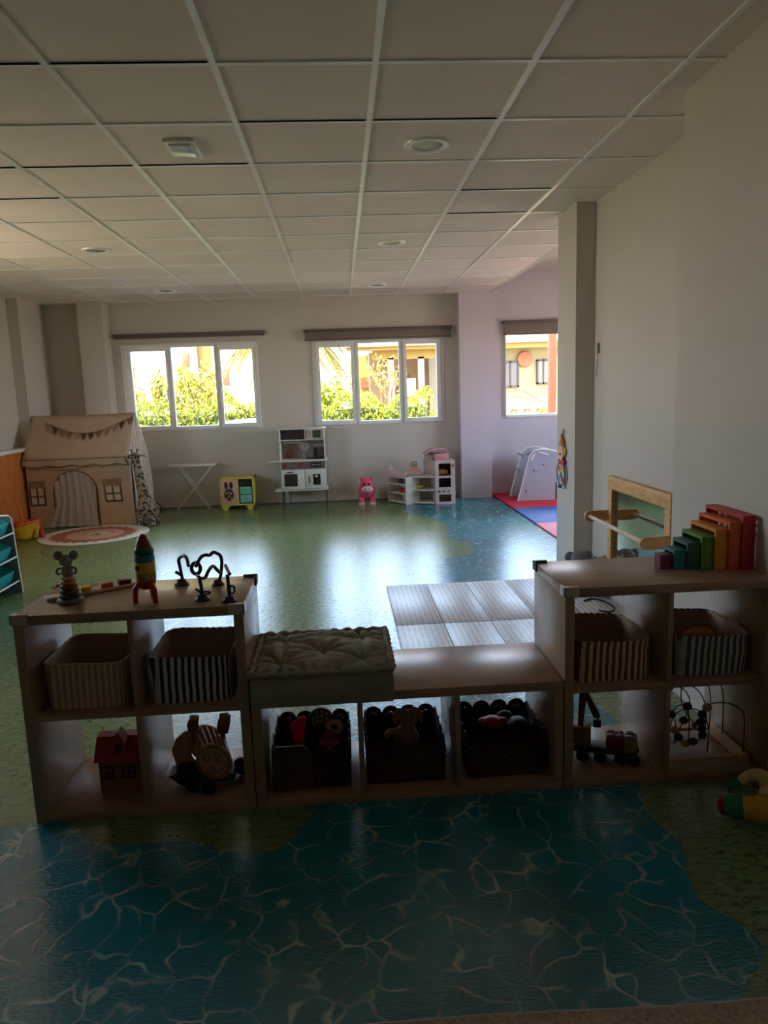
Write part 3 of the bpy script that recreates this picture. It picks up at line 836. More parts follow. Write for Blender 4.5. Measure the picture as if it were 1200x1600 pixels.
# ------------------------------------------------------------------ rainbow nesting blocks on the right shelf
names = ['small plum purple', 'teal', 'dark green', 'leaf green', 'amber yellow', 'orange', 'tallest red']
mts = [m_purple, m_teal, m_dkgreen, m_green, m_amber, m_orange, m_red]
xl = [1.185, 1.233, 1.280, 1.328, 1.375, 1.422, 1.466]
xr = [1.232, 1.290, 1.340, 1.388, 1.435, 1.480, 1.516]
hs = [.055, .072, .100, .125, .152, .178, .203]
ds = [.052, .092, .128, .164, .200, .238, .280]
fy = [2.612, 2.600, 2.590, 2.580, 2.570, 2.560, 2.550]
for i in range(7):
    th = .012
    y0, y1 = fy[i], fy[i] + ds[i]
    b = MB()
    poly = [(y0, 0), (y0, hs[i]), (y1, hs[i]), (y1, 0), (y1 - th, 0), (y1 - th, hs[i] - th), (y0 + th, hs[i] - th), (y0 + th, 0)]
    if i == 0: poly = [(y0, 0), (y0, hs[i]), (y1, hs[i]), (y1, 0)]
    b.prism([(p, q + ZT) for p, q in poly], xl[i], xr[i], YZ(0))
    o = b.build('nesting_block', mts[i], origin=((xl[i] + xr[i]) / 2, (y0 + y1) / 2, ZT), smooth=False)
    md = o.modifiers.new('bevel', 'BEVEL'); md.width = .0012; md.segments = 2
    tag(o, f'{names[i]} wooden arch block in the stepped rainbow row on the right shelf', 'block', 'rainbow nesting arch blocks on the right shelf')

# ------------------------------------------------------------------ lower cells
t = thing('toy_house', 'small wooden toy house with red roof in the lower left cell', 'toy house', (-.865, 2.59, .03))
m_hw = M('toy_house_wood', (150, 96, 66), .6, .1)
HX0, HX1, HY0, HY1 = -.945, -.775, 2.52, 2.67
MB().box(HX0 + .006, HX1 - .006, HY0 + .006, HY1 - .006, .03, .16, .002).build('walls', m_hw, t)
b = MB()
b.prism([(HY0 - .006, .158), (HY0 + .01, .178), (HY0 + .05, .232), (HY1 - .05, .232), (HY1 - .01, .178), (HY1 + .006, .158)], HX0 - .006, HX1 + .006, YZ(0))
b.build('roof', m_red, t, smooth=False)
b = MB(); b.prism([(-.885, .185), (-.885, .225), (-.86, .268), (-.835, .225), (-.835, .185)], HY0 + .004, HY0 + .06, XZ(0)); b.build('dormer', m_red, t, smooth=False)
B('dormer_window', m_dark, -.872, -.848, HY0 + .001, HY0 + .006, .190, .222, 0, t)
B('chimney', m_red, -.80, -.778, 2.57, 2.60, .22, .258, .002, t)
for wx in (-.908, -.832):
    b = MB()
    for (a, b2, c2, d) in ((-.024, .024, .088, .093), (-.024, .024, .132, .137), (-.024, -.019, .09, .135), (.019, .024, .09, .135), (-.002, .002, .09, .135), (-.02, .02, .110, .114)):
        b.box(wx + a, wx + b2, HY0, HY0 + .008, c2, d)
    b.build('window_frame', M('dark_brown_trim', (62, 32, 24), .6), t, smooth=False)

# activity walker with drum and wheels
t = thing('wooden_activity_walker', 'wooden push toy with round activity wheel and two birds on top', 'toy', (-.55, 2.6, .03))
m_ply = M('walker_plywood', (196, 150, 112), .55, .08)
def disc(cx, cy, cz, r, th, mat, name, holes=()):
    X = Matrix.Translation((cx, cy, cz)) @ Euler((R(90), 0, R(-14))).to_matrix().to_4x4()
    MB().lathe([(r - .003, -th / 2), (r, -th / 2 + .003), (r, th / 2 - .003), (r - .003, th / 2)], n=36, X=X).build(name, mat, t)
    return X
X = disc(-.515, 2.50, .145, .070, .012, m_ply, 'activity_wheel')
b = MB()
ringp = [X @ Vector((.060 * math.cos(R(a)), .060 * math.sin(R(a)), .0065)) for a in range(0, 360, 12)]
b.tube(ringp, .002, 6, True)
for (a, r, s2) in ((60, .032, .016), (150, .03, .014), (250, .034, .018), (340, .04, .012), (20, .02, .01)):
    c = Vector((r * math.cos(R(a)), r * math.sin(R(a)), .0065))
    n = 3 + int(a) % 4
    b.tube([X @ (c + Vector((s2 * math.cos(2 * PI * q / n), s2 * math.sin(2 * PI * q / n), 0))) for q in range(n)], .002, 5, True)
b.build('groove_pattern', M('engraved_brown', (96, 52, 34), .6), t)
disc(-.57, 2.66, .135, .078, .012, m_ply, 'back_wheel')
b = MB()
for a in range(20, 170, 17):
    p0 = Vector((-.515, 2.50, .145)) + Vector((.062 * math.cos(R(a)), 0, .062 * math.sin(R(a))))
    p1 = Vector((-.57, 2.66, .135)) + Vector((.072 * math.cos(R(a)), 0, .072 * math.sin(R(a))))
    b.cyl(p0, p1, .004, 8)
b.build('spindles', m_ply, t)
MB().prism([(-.68, .09), (-.69, .15), (-.672, .19), (-.64, .215), (-.57, .23), (-.60, .19), (-.62, .12), (-.60, .07)], 2.60, 2.612, XZ(0)).build('curved_side', m_ply, t)
MB().prism([(-.69, .085), (-.645, .045), (-.60, .05), (-.58, .09), (-.62, .10)], 2.52, 2.60, XZ(0)).build('front_scoop', M('walker_dark', (46, 44, 46), .5), t)
MB().box(-.66, -.45, 2.52, 2.64, .05, .08, .004).build('chassis', m_dkgreen, t)
for wx, wy, wr in ((-.60, 2.50, .026), (-.535, 2.475, .028), (-.430, 2.60, .036), (-.60, 2.66, .026)):
    Xw = Matrix.Translation((wx, wy, .03 + wr)) @ Euler((R(90), 0, R(-14))).to_matrix().to_4x4()
    MB().lathe([(wr - .004, -.009), (wr, -.005), (wr, .005), (wr - .004, .009)], n=24, X=Xw).build('wheel', m_black, t)
for bx, by, bz, s2 in ((-.605, 2.60, .222, 1), (-.495, 2.60, .205, 1.3)):
    b = MB()
    b.prism([(bx - .016, bz), (bx - .02, bz + .025), (bx - .012, bz + .045 * s2), (bx + .006, bz + .052 * s2), (bx + .026 * s2, bz + .054 * s2), (bx + .022 * s2, bz + .03), (bx + .02, bz)], by - .008, by + .008, XZ(0))
    b.box(bx - .006, bx + .006, by - .004, by + .02, bz - .055, bz + .004)
    b.build('bird_figure', M('bird_brown', (150, 74, 48), .55), t)
    b = MB(); b.box(bx - .008, bx + .02 * s2, by - .011, by + .011, bz + .044 * s2, bz + .06 * s2, .004); b.build('bird_comb', M('bird_cream', (206, 180, 150), .55), t)

# crane truck
t = thing('wooden_crane_truck', 'wooden toy crane truck with pull cord in the lower left cell of the right shelf', 'toy truck', (.97, 2.55, .03))
Xc = Matrix.Translation((.965, 2.555, .03)) @ Euler((0, 0, R(-20))).to_matrix().to_4x4()
def bx(nm, mt, *a, b=.003): MB().box(*a, b, Xc).build(nm, mt, t)
bx('chassis', M('truck_grey', (70, 66, 62), .5), -.12, .10, -.032, .032, .03, .055)
bx('cab_block', m_dkred, .0, .065, -.034, .034, .055, .100)
bx('engine_block', M('truck_olive', (128, 124, 44), .5), .066, .115, -.034, .034, .045, .098)
bx('turret', M('truck_ochre', (150, 96, 34), .5), -.115, -.055, -.03, .03, .055, .130)
bx('turret_side', m_dkred, -.125, -.112, -.026, .026, .06, .125)
b = MB()
b.prism([(-.105, .12), (-.085, .12), (-.072, .262), (-.100, .268)], -.010, .010, Xc @ XZ(0))
b.prism([(-.092, .268), (-.070, .262), (-.022, .165), (-.030, .150), (-.048, .158)], .0105, .024, Xc @ XZ(0))
b.build('crane_arm', M('crane_brown', (96, 66, 36), .55), t)
bx('hook', m_black, -.048, -.018, .006, .028, .118, .148)
b = MB()
for (px, py) in ((.018, -.016), (.05, -.016), (.018, .016), (.05, .016), (.088, -.016), (.088, .016)):
    b.lathe([(.014, .098), (.014, .106), (.010, .108)], (px, py, 0), 14, Xc)
b.build('pegs', M('dull_pink_peg', (168, 112, 100), .5), t)
for px in (-.085, -.02, .055, .10):
    for sy in (-1, 1):
        MB().lathe([(.020, -.008), (.024, -.005), (.024, .005), (.020, .008)], n=18, X=Xc @ Matrix.Translation((px, sy * .042, .024)) @ Euler((R(90), 0, 0)).to_matrix().to_4x4()).build('wheel', m_black, t)
MB().tube(catmull([Xc @ Vector((.115, 0, .08)), Xc @ Vector((.135, .0, .06)), Xc @ Vector((.15, -.01, .03)), Xc @ Vector((.175, -.03, .012)), Xc @ Vector((.18, -.05, .003))], 6), .0018, 6).build('pull_cord', m_cord, t)

# bead maze
t = thing('bead_maze', 'wooden bead maze with black wires in the lower right cell', 'toy', (1.32, 2.58, .03))
MX0, MX1, MY0, MY1 = 1.165, 1.462, 2.445, 2.735
for x in (MX0, MX1):
    B('side_rail', m_lightwood, x - .014, x + .014, MY0, MY1, .03, .068, .003, t)
for y in (MY0 + .03, MY1 - .03):
    MB().cyl((MX0, y, .05), (MX1, y, .05), .007, 10).build('cross_bar', m_lightwood, t)
m_wire = M('black_wire', (14, 12, 14), .35)
def hoop(x0, y0, x1, y1, top):
    return [(x0, y0, .055), (x0, y0, .06 + (top - .06) * .55), (x0 + (x1 - x0) * .15, y0 + (y1 - y0) * .15, .06 + (top - .06) * .88), ((x0 + x1) / 2, (y0 + y1) / 2, top),
            (x1 - (x1 - x0) * .15, y1 - (y1 - y0) * .15, .06 + (top - .06) * .88), (x1, y1, .06 + (top - .06) * .55), (x1, y1, .058)]
wires = [[(1.462, 2.47, .06), (1.462, 2.47, .20), (1.448, 2.48, .236), (1.41, 2.50, .252), (1.365, 2.52, .245), (1.335, 2.53, .215), (1.33, 2.54, .16), (1.345, 2.55, .12), (1.35, 2.56, .09), (1.33, 2.57, .072), (1.29, 2.57, .066), (1.262, 2.57, .082), (1.262, 2.57, .12), (1.29, 2.58, .17), (1.315, 2.6, .22), (1.29, 2.6, .27), (1.24, 2.6, .29), (1.20, 2.6, .26), (1.18, 2.6, .2), (1.167, 2.6, .058)],
         [(1.462, 2.62, .06), (1.46, 2.62, .22), (1.43, 2.61, .30), (1.385, 2.60, .335), (1.33, 2.60, .335), (1.285, 2.60, .29), (1.28, 2.60, .23), (1.31, 2.60, .16), (1.345, 2.60, .12)],
         hoop(1.165, 2.47, 1.29, 2.55, .25), hoop(1.165, 2.56, 1.25, 2.58, .20), hoop(1.165, 2.68, 1.38, 2.60, .29), hoop(1.24, 2.64, 1.44, 2.68, .31), hoop(1.20, 2.52, 1.34, 2.50, .235)]
for wp in wires:
    MB().tube(catmull(wp, 6), .0024, 6).build('wire', m_wire, t, ang=80)
beads = [(1.345, 2.525, .228, m_lightwood), (1.332, 2.535, .196, m_black), (1.331, 2.54, .164, m_blue), (1.338, 2.547, .132, m_black), (1.348, 2.556, .100, m_dkgreen), (1.318, 2.572, .068, m_purple), (1.287, 2.57, .064, m_yellow), (1.259, 2.57, .090, m_dkgreen),
         (1.342, 2.60, .122, m_lightwood), (1.282, 2.578, .155, m_dkred), (1.23, 2.60, .288, m_black), (1.205, 2.60, .265, m_dkgreen), (1.25, 2.58, .115, m_lightwood), (1.23, 2.575, .185, m_dkred), (1.20, 2.56, .195, m_black), (1.165, 2.56, .09, m_dkred), (1.27, 2.53, .235, m_purple)]
for x, y, z, mt in beads:
    z = max(z, .06)
    MB().sph((x, y, z), (.018, .018, .016), 12, 8).build('bead', mt, t, ang=80)

# ================================================================== NEAR FLOOR
# soft patchwork toy at the right edge
t = thing('patchwork_soft_toy', 'patchwork soft ring toy in yellow, green and purple on the floor at far right', 'soft toy', (1.36, 2.17, 0))
m_pg = M('green_felt', (30, 120, 80), .95); m_py = M('yellow_felt', (214, 158, 44), .95); m_pc = M('cream_felt', (206, 186, 120), .95)
m_pp = M('purple_felt', (130, 24, 84), .95); m_pb = M('navy_felt', (26, 34, 92), .95); m_pr = M('crimson_felt', (160, 30, 50), .95)
def blob(nm, mt, pts, rs): MB().tube(catmull(pts, 5), [rs[0] + (rs[-1] - rs[0]) * 0 + (rs[min(len(rs) - 1, int(i / 5))] * (1 - (i % 5) / 5) + rs[min(len(rs) - 1, int(i / 5) + 1)] * ((i % 5) / 5)) - rs[0] for i in range((len(pts) - 1) * 5 + 1)], 14).build(nm, mt, t, ang=80)
blob('green_foot', m_pg, [(1.232, 2.165, .050), (1.245, 2.155, .052), (1.262, 2.148, .052), (1.278, 2.14, .054)], [.030, .036, .038, .036])
blob('yellow_arm', m_py, [(1.276, 2.14, .054), (1.30, 2.13, .056), (1.33, 2.12, .058), (1.37, 2.11, .060), (1.42, 2.10, .062)], [.036, .038, .044, .055, .060])
blob('cream_arch', m_pc, [(1.292, 2.19, .118), (1.32, 2.185, .14), (1.35, 2.17, .145), (1.37, 2.15, .12), (1.36, 2.13, .09)], [.014, .018, .024, .03, .036])
blob('green_tip', m_pg, [(1.262, 2.21, .085), (1.275, 2.2, .10), (1.294, 2.19, .12)], [.012, .014, .015])
MB().sph((1.42, 2.13, .11), (.065, .06, .065)).build('body', m_pp, t, ang=80)
MB().sph((1.395, 2.09, .105), (.042, .035, .040)).build('patch', m_pb, t, ang=80)
MB().sph((1.222, 2.17, .045), (.010, .026, .030)).build('red_sole', m_pr, t, ang=80)

# beige rug corner at the very bottom
t = thing('beige_rug', 'beige short pile rug with white piping at the bottom right', 'rug', (.5, .9, 0))
m_rug = M('beige_pile', (196, 172, 150), 1.0, .2, 90, .6, 300)
poly = [(-.9, 0.2), (-.9, 1.44)] + [(-.9 + 2.38 * k / 16, 1.475 - .045 * (k / 16) + .004 * math.sin(k)) for k in range(17)] + [(1.50, 0.2)]
MB().prism(poly, .002, .016).build('pile', m_rug, t)
MB().tube([(-.9 + 2.38 * k / 16, 1.478 - .045 * (k / 16) + .004 * math.sin(k), .014) for k in range(17)], .004, 6).build('piping', M('rug_piping', (200, 196, 190), .9), t)

# printed folding play mat behind the shelves
def mat_panel():
    mt, tt, p = nodes('printed_play_mat')
    L = tt.links.new
    g = tt.nodes.new('ShaderNodeTexCoord'); s2 = tt.nodes.new('ShaderNodeSeparateXYZ'); L(g.outputs['Object'], s2.inputs[0])
    def band(axis, period, duty):
        d = tt.nodes.new('ShaderNodeMath'); d.operation = 'DIVIDE'; d.inputs[1].default_value = period; L(s2.outputs[axis], d.inputs[0])
        f = tt.nodes.new('ShaderNodeMath'); f.operation = 'FRACT'; L(d.outputs[0], f.inputs[0])
        c = tt.nodes.new('ShaderNodeMath'); c.operation = 'LESS_THAN'; c.inputs[1].default_value = duty; L(f.outputs[0], c.inputs[0])
        return c
    a = band('X', 0.034, 0.42)
    n = tt.nodes.new('ShaderNodeTexNoise'); n.inputs['Scale'].default_value = 60
    mp = tt.nodes.new('ShaderNodeMapping'); mp.inputs['Scale'].default_value = (.6, 2.0, 1); L(g.outputs['Object'], mp.inputs[0]); L(mp.outputs[0], n.inputs['Vector'])
    gt = tt.nodes.new('ShaderNodeMath'); gt.operation = 'GREATER_THAN'; gt.inputs[1].default_value = .47; L(n.outputs['Fac'], gt.inputs[0])
    mu = tt.nodes.new('ShaderNodeMath'); mu.operation = 'MULTIPLY'; L(a.outputs[0], mu.inputs[0]); L(gt.outputs[0], mu.inputs[1])
    sc2 = tt.nodes.new('ShaderNodeMath'); sc2.operation = 'MULTIPLY'; sc2.inputs[1].default_value = .55; L(mu.outputs[0], sc2.inputs[0])
    mx = tt.nodes.new('ShaderNodeMix'); mx.data_type = 'RGBA'; L(sc2.outputs[0], mx.inputs['Factor'])
    mx.inputs[6].default_value = S(230, 226, 226); mx.inputs[7].default_value = S(120, 112, 116)
    L(mx.outputs[2], p.inputs['Base Color']); p.inputs['Roughness'].default_value = .38
    return mt
m_pm = mat_panel()
t = thing('folding_play_mat', 'pale folding play mat printed with grey rows, on the floor behind the shelves', 'mat', (1.0, 4.2, 0))
for i in range(5):
    for (ya, yb) in ((4.335, 5.27), (3.40, 4.325)):
        if i == 4 and ya > 5: continue
        xa = .29 + .30 * i
        if xa + .295 > 1.80: continue
        B('mat_panel', m_pm, xa, xa + .295, ya, yb, 0.002, .014, .003, t)
# plug strip drawing on the mat: a black cord
tag(MB().tube(catmull([(1.58, 4.62, .02), (1.64, 4.66, .02), (1.70, 4.6, .02), (1.72, 4.45, .02), (1.66, 4.36, .02), (1.60, 4.40, .02)], 6), .006, 6).build('black_cord', m_black, origin=(1.65, 4.5, .016)), 'short black cord loop lying on the play mat seen through the right shelf', 'cord')

# ================================================================== FAR END: PLAY TENT
m_canvas = M('beige_canvas', (196, 168, 144), 0.95, 0.04, 8, 0.08, 120)
m_trim = M('brown_ribbon', (112, 82, 62), 0.9, 0.04)
m_sheer, tt, p = nodes('sheer_curtain')
tt.nodes.remove(p)
out = [n for n in tt.nodes if n.type == 'OUTPUT_MATERIAL'][0]
a = tt.nodes.new('ShaderNodeBsdfTransparent'); d2 = tt.nodes.new('ShaderNodeBsdfDiffuse'); d2.inputs[0].default_value = S(238, 222, 216)
mx = tt.nodes.new('ShaderNodeMixShader'); mx.inputs[0].default_value = .55
tt.links.new(a.outputs[0], mx.inputs[1]); tt.links.new(d2.outputs[0], mx.inputs[2]); tt.links.new(mx.outputs[0], out.inputs[0])
TX0, TX1, TY0, TY1, TE, TR = -3.66, -2.48, 8.60, 9.38, .81, 1.30
TYR = 9.0
t = thing('play_tent', 'beige canvas house shaped play tent with bunting and arched door', 'play tent', ((TX0 + TX1) / 2, TY0, 0))
AX0, AX1, AZ = -3.37, -2.87, .66
# front wall around the arched door
ar = (AX1 - AX0) / 2; acx = (AX0 + AX1) / 2
poly = [(TX0, 0), (AX0, 0)] + [(acx - ar * math.cos(R(a)), AZ - ar * 1.0 + ar * math.sin(R(a))) for a in range(0, 181, 12)] + [(AX1, 0), (TX1, 0), (TX1, TE), (TX0, TE)]
MB().prism(poly, TY0 - .003, TY0 + .003, XZ(0)).build('front_wall', m_canvas, t, smooth=False)
MB().tube([(AX0, TY0 - .006, .003)] + [(acx - ar * math.cos(R(a)), TY0 - .006, AZ - ar + ar * math.sin(R(a))) for a in range(0, 181, 10)] + [(AX1, TY0 - .006, .003)], .007, 6).build('door_piping', m_trim, t)
side = [(TY0, 0), (TY0, TE), (TYR, TR), (TY1, TE), (TY1, 0)]
MB().prism(side, TX0, TX0 + .006, YZ(0)).build('side_wall', m_canvas, t, smooth=False)
B('back_wall', m_canvas, TX0, TX1, TY1 - .006, TY1, 0, TE, 0, t)
b = MB()
def roof(y0, z0, y1, z1):
    def fn(u, v):
        x = TX0 - .02 + (TX1 - TX0 + .03) * u
        sag = -.012 * math.sin(PI * u) * math.sin(PI * v) - .010 * math.sin(PI * u) * v
        return (x, y0 + (y1 - y0) * v, z0 + (z1 - z0) * v + sag)
    return fn
b.grid(roof(TY0 - .03, TE - .01, TYR, TR), 24, 10).build('roof_panel', m_canvas, t, solid=.004)
MB().grid(roof(TY1 + .03, TE - .01, TYR, TR), 24, 10).build('roof_panel', m_canvas, t, solid=.004)
# scalloped valance with ribbon
def val(x): return TE - .075 - .022 * abs(math.sin((x - TX0) / (TX1 - TX0) * PI * 4.5))
xs = [TX0 - .02 + (TX1 - TX0 + .03) * k / 72 for k in range(73)]
MB().prism([(x, TE - .012) for x in xs[::-1]] + [(x, val(x)) for x in xs], TY0 - .036, TY0 - .032, XZ(0)).build('valance', m_canvas, t, smooth=False)
b = MB().tube([(x, TY0 - .038, val(x)) for x in xs], .005, 6)
b.tube([(TX0 - .02, TY0 - .034, TE - .008), (TX1 + .01, TY0 - .034, TE - .008)], .005, 6).build('valance_ribbon', m_trim, t)
# rolled up door flap
MB().tube([(-3.41, TY0 - .014, .70), (-3.2, TY0 - .018, .695), (-3.05, TY0 - .018, .705), (-2.88, TY0 - .014, .72)], [.008, .02, .02, .008], 8).build('rolled_flap', m_canvas, t, ang=80)
# curtain in the doorway, gathered towards the left
def curt(u, v):
    x0 = AX0 + .01 - .16 * max(0, .5 - v) * 2 * (1 - u)
    x = x0 + (AX1 - .01 - x0) * u
    zt = AZ - ar + ar * math.sqrt(max(0, 1 - ((x - acx) / ar) ** 2)) if abs(x - acx) < ar else AZ - ar
    return (x, TY0 - .012 - .04 * (1 - v) + .016 * math.sin(u * 40 + 3 * v), .018 + (max(.3, zt) - .018) * v)
MB().grid(curt, 90, 14).build('door_curtain', m_sheer, t, ang=80)
# stitched windows
m_wpane = M('window_print_cream', (216, 200, 186), .95, .04)
for (x0, x1, z0, z1, sk) in ((-3.645, -3.465, .265, .56, .0), (-2.80, -2.60, .28, .555, -.05)):
    X = Matrix(((1, sk, 0, -sk * z1), (0, 0, 1, 0), (0, 1, 0, 0), (0, 0, 0, 1)))
    zt = z1 - .075
    fr = MB()
    fr.prism([(x0, z0), (x1, z0), (x1, z0 + .02), (x0, z0 + .02)], TY0 - .010, TY0 - .004, X)
    fr.prism([(x0, z0), (x0 + .018, z0), (x0 + .018, zt), (x0, zt)], TY0 - .010, TY0 - .004, X)
    fr.prism([(x1 - .018, z0), (x1, z0), (x1, zt), (x1 - .018, zt)], TY0 - .010, TY0 - .004, X)
    xm, zm = (x0 + x1) / 2, (z0 + zt) / 2
    fr.prism([(xm - .009, z0), (xm + .009, z0), (xm + .009, zt), (xm - .009, zt)], TY0 - .010, TY0 - .004, X)
    fr.prism([(x0, zm - .009), (x1, zm - .009), (x1, zm + .009), (x0, zm + .009)], TY0 - .010, TY0 - .004, X)
    fr.build('window_frame', m_trim, t, smooth=False)
    MB().prism([(x0 + .01, z0 + .01), (x1 - .01, z0 + .01), (x1 - .01, zt), (x0 + .01, zt)], TY0 - .006, TY0 - .003, X).build('window_panel', m_wpane, t, smooth=False)
    n = 12
    MB().prism([(x0 - .012, z1), (x0 - .006, zt)] + [(x0 - .006 + (x1 - x0 + .012) * k / n, zt - .004 - .012 * abs(math.sin(PI * 2 * k / n))) for k in range(n + 1)] + [(x1 + .012, z1)], TY0 - .014, TY0 - .008, X).build('window_awning', M('taupe_canvas', (158, 128, 104), .95), t, smooth=False)
# bunting laid on the roof slope
sl = (TR - TE) / (TYR - TY0)
def onroof(x, z, off=.012):
    return Vector((x, TY0 - .03 + (z - TE + .01) / ((TR - TE + .01) / (TYR - TY0 + .03)) - off, z + off * .4))
bun = []
for k in range(25):
    u = k / 24
    bun.append(onroof(-3.50 + 1.02 * u, 1.21 + .045 * u - .155 * math.sin(PI * u) ** 1.0))
MB().tube(bun, .0035, 5).build('bunting_string', m_trim, t)
pc = [M('pennant_tan', (170, 134, 106), .95), M('pennant_brown', (138, 98, 68), .95), M('pennant_dark', (92, 54, 38), .95)]
for k in range(12):
    u = (k + .5) / 12
    p = onroof(-3.50 + 1.02 * u, 1.21 + .045 * u - .155 * math.sin(PI * u))
    q = onroof(p.x + .005, p.z - .085)
    dx = .036; tl = .20 * math.cos(PI * u) * -.3
    vs_ = [p + Vector((-dx, -.002, -dx * tl * 8 * .6)), p + Vector((dx, -.002, dx * tl * 8 * .6)), q]
    vs_ = vs_ + [v + Vector((0, -.002, .001)) for v in vs_]
    MB().add(vs_, [[0, 1, 2], [3, 4, 5], [0, 1, 4, 3], [1, 2, 5, 4], [2, 0, 3, 5]]).build('pennant', pc[(k * 2 + k // 3) % 3], t, smooth=False)
# gable at the right: drapes tied back, and the frame poles
m_drape = M('cream_drape', (206, 190, 172), .95, .05, 12)
def drape(y0t, y1t, y0b, y1b, zb, nm='side_drape'):
    def fn(u, v):
        zt = TE + (TR - TE) * (1 - abs((y0t + (y1t - y0t) * u) - TYR) / (TYR - TY0))
        y = (y0t + (y1t - y0t) * u) * v + (y0b + (y1b - y0b) * u) * (1 - v)
        return (TX1 + .004 + .018 * math.sin(u * 26 + v * 2) * (1 - .3 * v) + .05 * math.sin(PI * v) * .5, y, zb + (zt - zb) * v)
    MB().grid(fn, 48, 10).build(nm, m_drape, t, solid=.003, ang=80)
drape(TY0, TYR + .01, TY0 + .0, TY0 + .34, .0)
drape(TYR - .01, TY1, TY1 - .40, TY1 + .02, .0)
m_pole = M('white_pole', (210, 204, 196), .5)
b = MB()
for (ya, za, yb, zb) in ((TY0, 0, TY0, TE), (TY1, 0, TY1, TE), (TY0, TE, TYR, TR), (TY1, TE, TYR, TR)):
    b.cyl((TX1 + .006, ya, za + .002), (TX1 + .006, yb, zb), .009, 8)
b.build('frame_poles', m_pole, t)
B('tent_floor_pad', M('tent_pad', (196, 176, 160), .95), TX0 + .02, TX1 - .02, TY0 + .02, TY1 - .03, .002, .03, .01, t)

# lion rug
t = thing('lion_face_rug', 'round white rug with red brown lion face in front of the play tent', 'rug', (-2.78, 8.06, 0))
def flat(cx, cy, r, n, jag, z0, z1, nm, mt, par=None, sqx=1):
    pts = []
    for k in range(n * 2):
        a = PI * k / n
        rr = r * (1 - (jag if k % 2 else 0))
        pts.append((cx + rr * math.cos(a) * sqx, cy + rr * math.sin(a)))
    return MB().prism(pts, z0, z1).build(nm, mt, par or t, smooth=False)
flat(-2.75, 8.01, .575, 48, 0, .002, .010, 'rug_base', M('rug_cream', (214, 208, 196), 1, .04))
flat(-2.76, 8.0, .47, 26, .12, .010, .0115, 'lion_mane', M('rug_rust', (168, 98, 80), 1, .06))
flat(-2.74, 7.99, .30, 36, 0, .0115, .013, 'lion_face', M('rug_peach', (206, 158, 132), 1, .05))
flat(-2.72, 8.02, .10, 20, 0, .013, .0145, 'muzzle', M('rug_muzzle', (206, 196, 182), 1, .1, 80), sqx=1.1)
b = MB(); b.prism([(-2.76, 8.01), (-2.68, 8.01), (-2.72, 7.97)], .0145, .016)
for s2 in (-1, 1):
    b.tube([(-2.72 + s2 * (.14 + .03 * k / 5), 8.06 + .012 * math.sin(PI * k / 5), .0145) for k in range(6)], .003, 5)
b.tube([(-2.78, 7.93, .0145), (-2.72, 7.95, .0145), (-2.66, 7.93, .0145)], .004, 5)
b.build('nose_and_eyes', M('rug_brown', (92, 54, 44), 1), t)

# giraffe
m_gir, tt, p = nodes('giraffe_plush')
g = tt.nodes.new('ShaderNodeTexCoord'); v = tt.nodes.new('ShaderNodeTexVoronoi'); v.inputs['Scale'].default_value = 36; v.feature = 'F1'
mp = tt.nodes.new('ShaderNodeMapping'); mp.inputs['Scale'].default_value = (1, 1, .75)
tt.links.new(g.outputs['Object'], mp.inputs[0]); tt.links.new(mp.outputs[0], v.inputs['Vector'])
r = tt.nodes.new('ShaderNodeValToRGB'); e = r.color_ramp.elements
e[0].position = .40; e[0].color = S(58, 44, 38); e[1].position = .52; e[1].color = S(160, 144, 120)
tt.links.new(v.outputs['Distance'], r.inputs[0]); tt.links.new(r.outputs[0], p.inputs['Base Color']); p.inputs['Roughness'].default_value = .95
t = thing('giraffe_plush', 'tall spotted giraffe soft toy standing beside the play tent', 'soft toy', (-2.31, 8.52, 0))
gx, gy = -2.31, 8.52
b = MB()
b.tube(catmull([(gx + .015, gy + .02, .12), (gx + .01, gy, .25), (gx - .01, gy, .38), (gx - .035, gy, .52), (gx - .055, gy, .66), (gx - .07, gy, .78)], 6),
       [.10, .105, .11, .11, .108, .104, .10, .094, .088, .082, .078, .074, .071, .068, .066, .064, .062, .060, .058, .056, .055, .054, .053, .052, .051, .050, .05, .05, .05, .05, .052], 16)
MB_body = b
b.sph((gx - .075, gy - .01, .80), (.06, .06, .055)).tube([(gx - .08, gy - .02, .80), (gx - .125, gy - .05, .775), (gx - .155, gy - .07, .755)], [.048, .042, .036], 12)
b.build('body', m_gir, t, ang=80)
for dx, dy in ((-.06, -.05), (.07, -.05), (-.05, .08), (.08, .08)):
    MB().tube([(gx + dx, gy + dy, .20), (gx + dx * 1.05, gy + dy, .10), (gx + dx * 1.05, gy + dy - .005, .03), (gx + dx * 1.05, gy + dy - .01, .002)], [.05, .042, .04, .042], 12).build('leg', m_gir, t, ang=80)
for s2 in (-1, 1):
    MB().tube([(gx - .075 + s2 * .025, gy, .84), (gx - .075 + s2 * .032, gy, .875), (gx - .075 + s2 * .034, gy, .89)], [.008, .008, .014], 8).build('horn', M('giraffe_brown', (84, 58, 44), .9), t, ang=80)
    MB().tube([(gx - .07 + s2 * .045, gy, .82), (gx - .07 + s2 * .085, gy + .01, .815), (gx - .07 + s2 * .12, gy + .015, .80)], [.012, .016, .004], 8).build('ear', M('giraffe_ear', (170, 150, 124), .95), t, ang=80)
    MB().sph((gx - .085 + s2 * .035, gy - .052, .805), .009, 8, 6).build('eye', m_black, t)
MB().tube([(gx + .10, gy + .08, .26), (gx + .15, gy + .08, .2), (gx + .155, gy + .08, .12)], [.010, .009, .016], 8).build('tail', MATS['giraffe_brown'], t, ang=80)

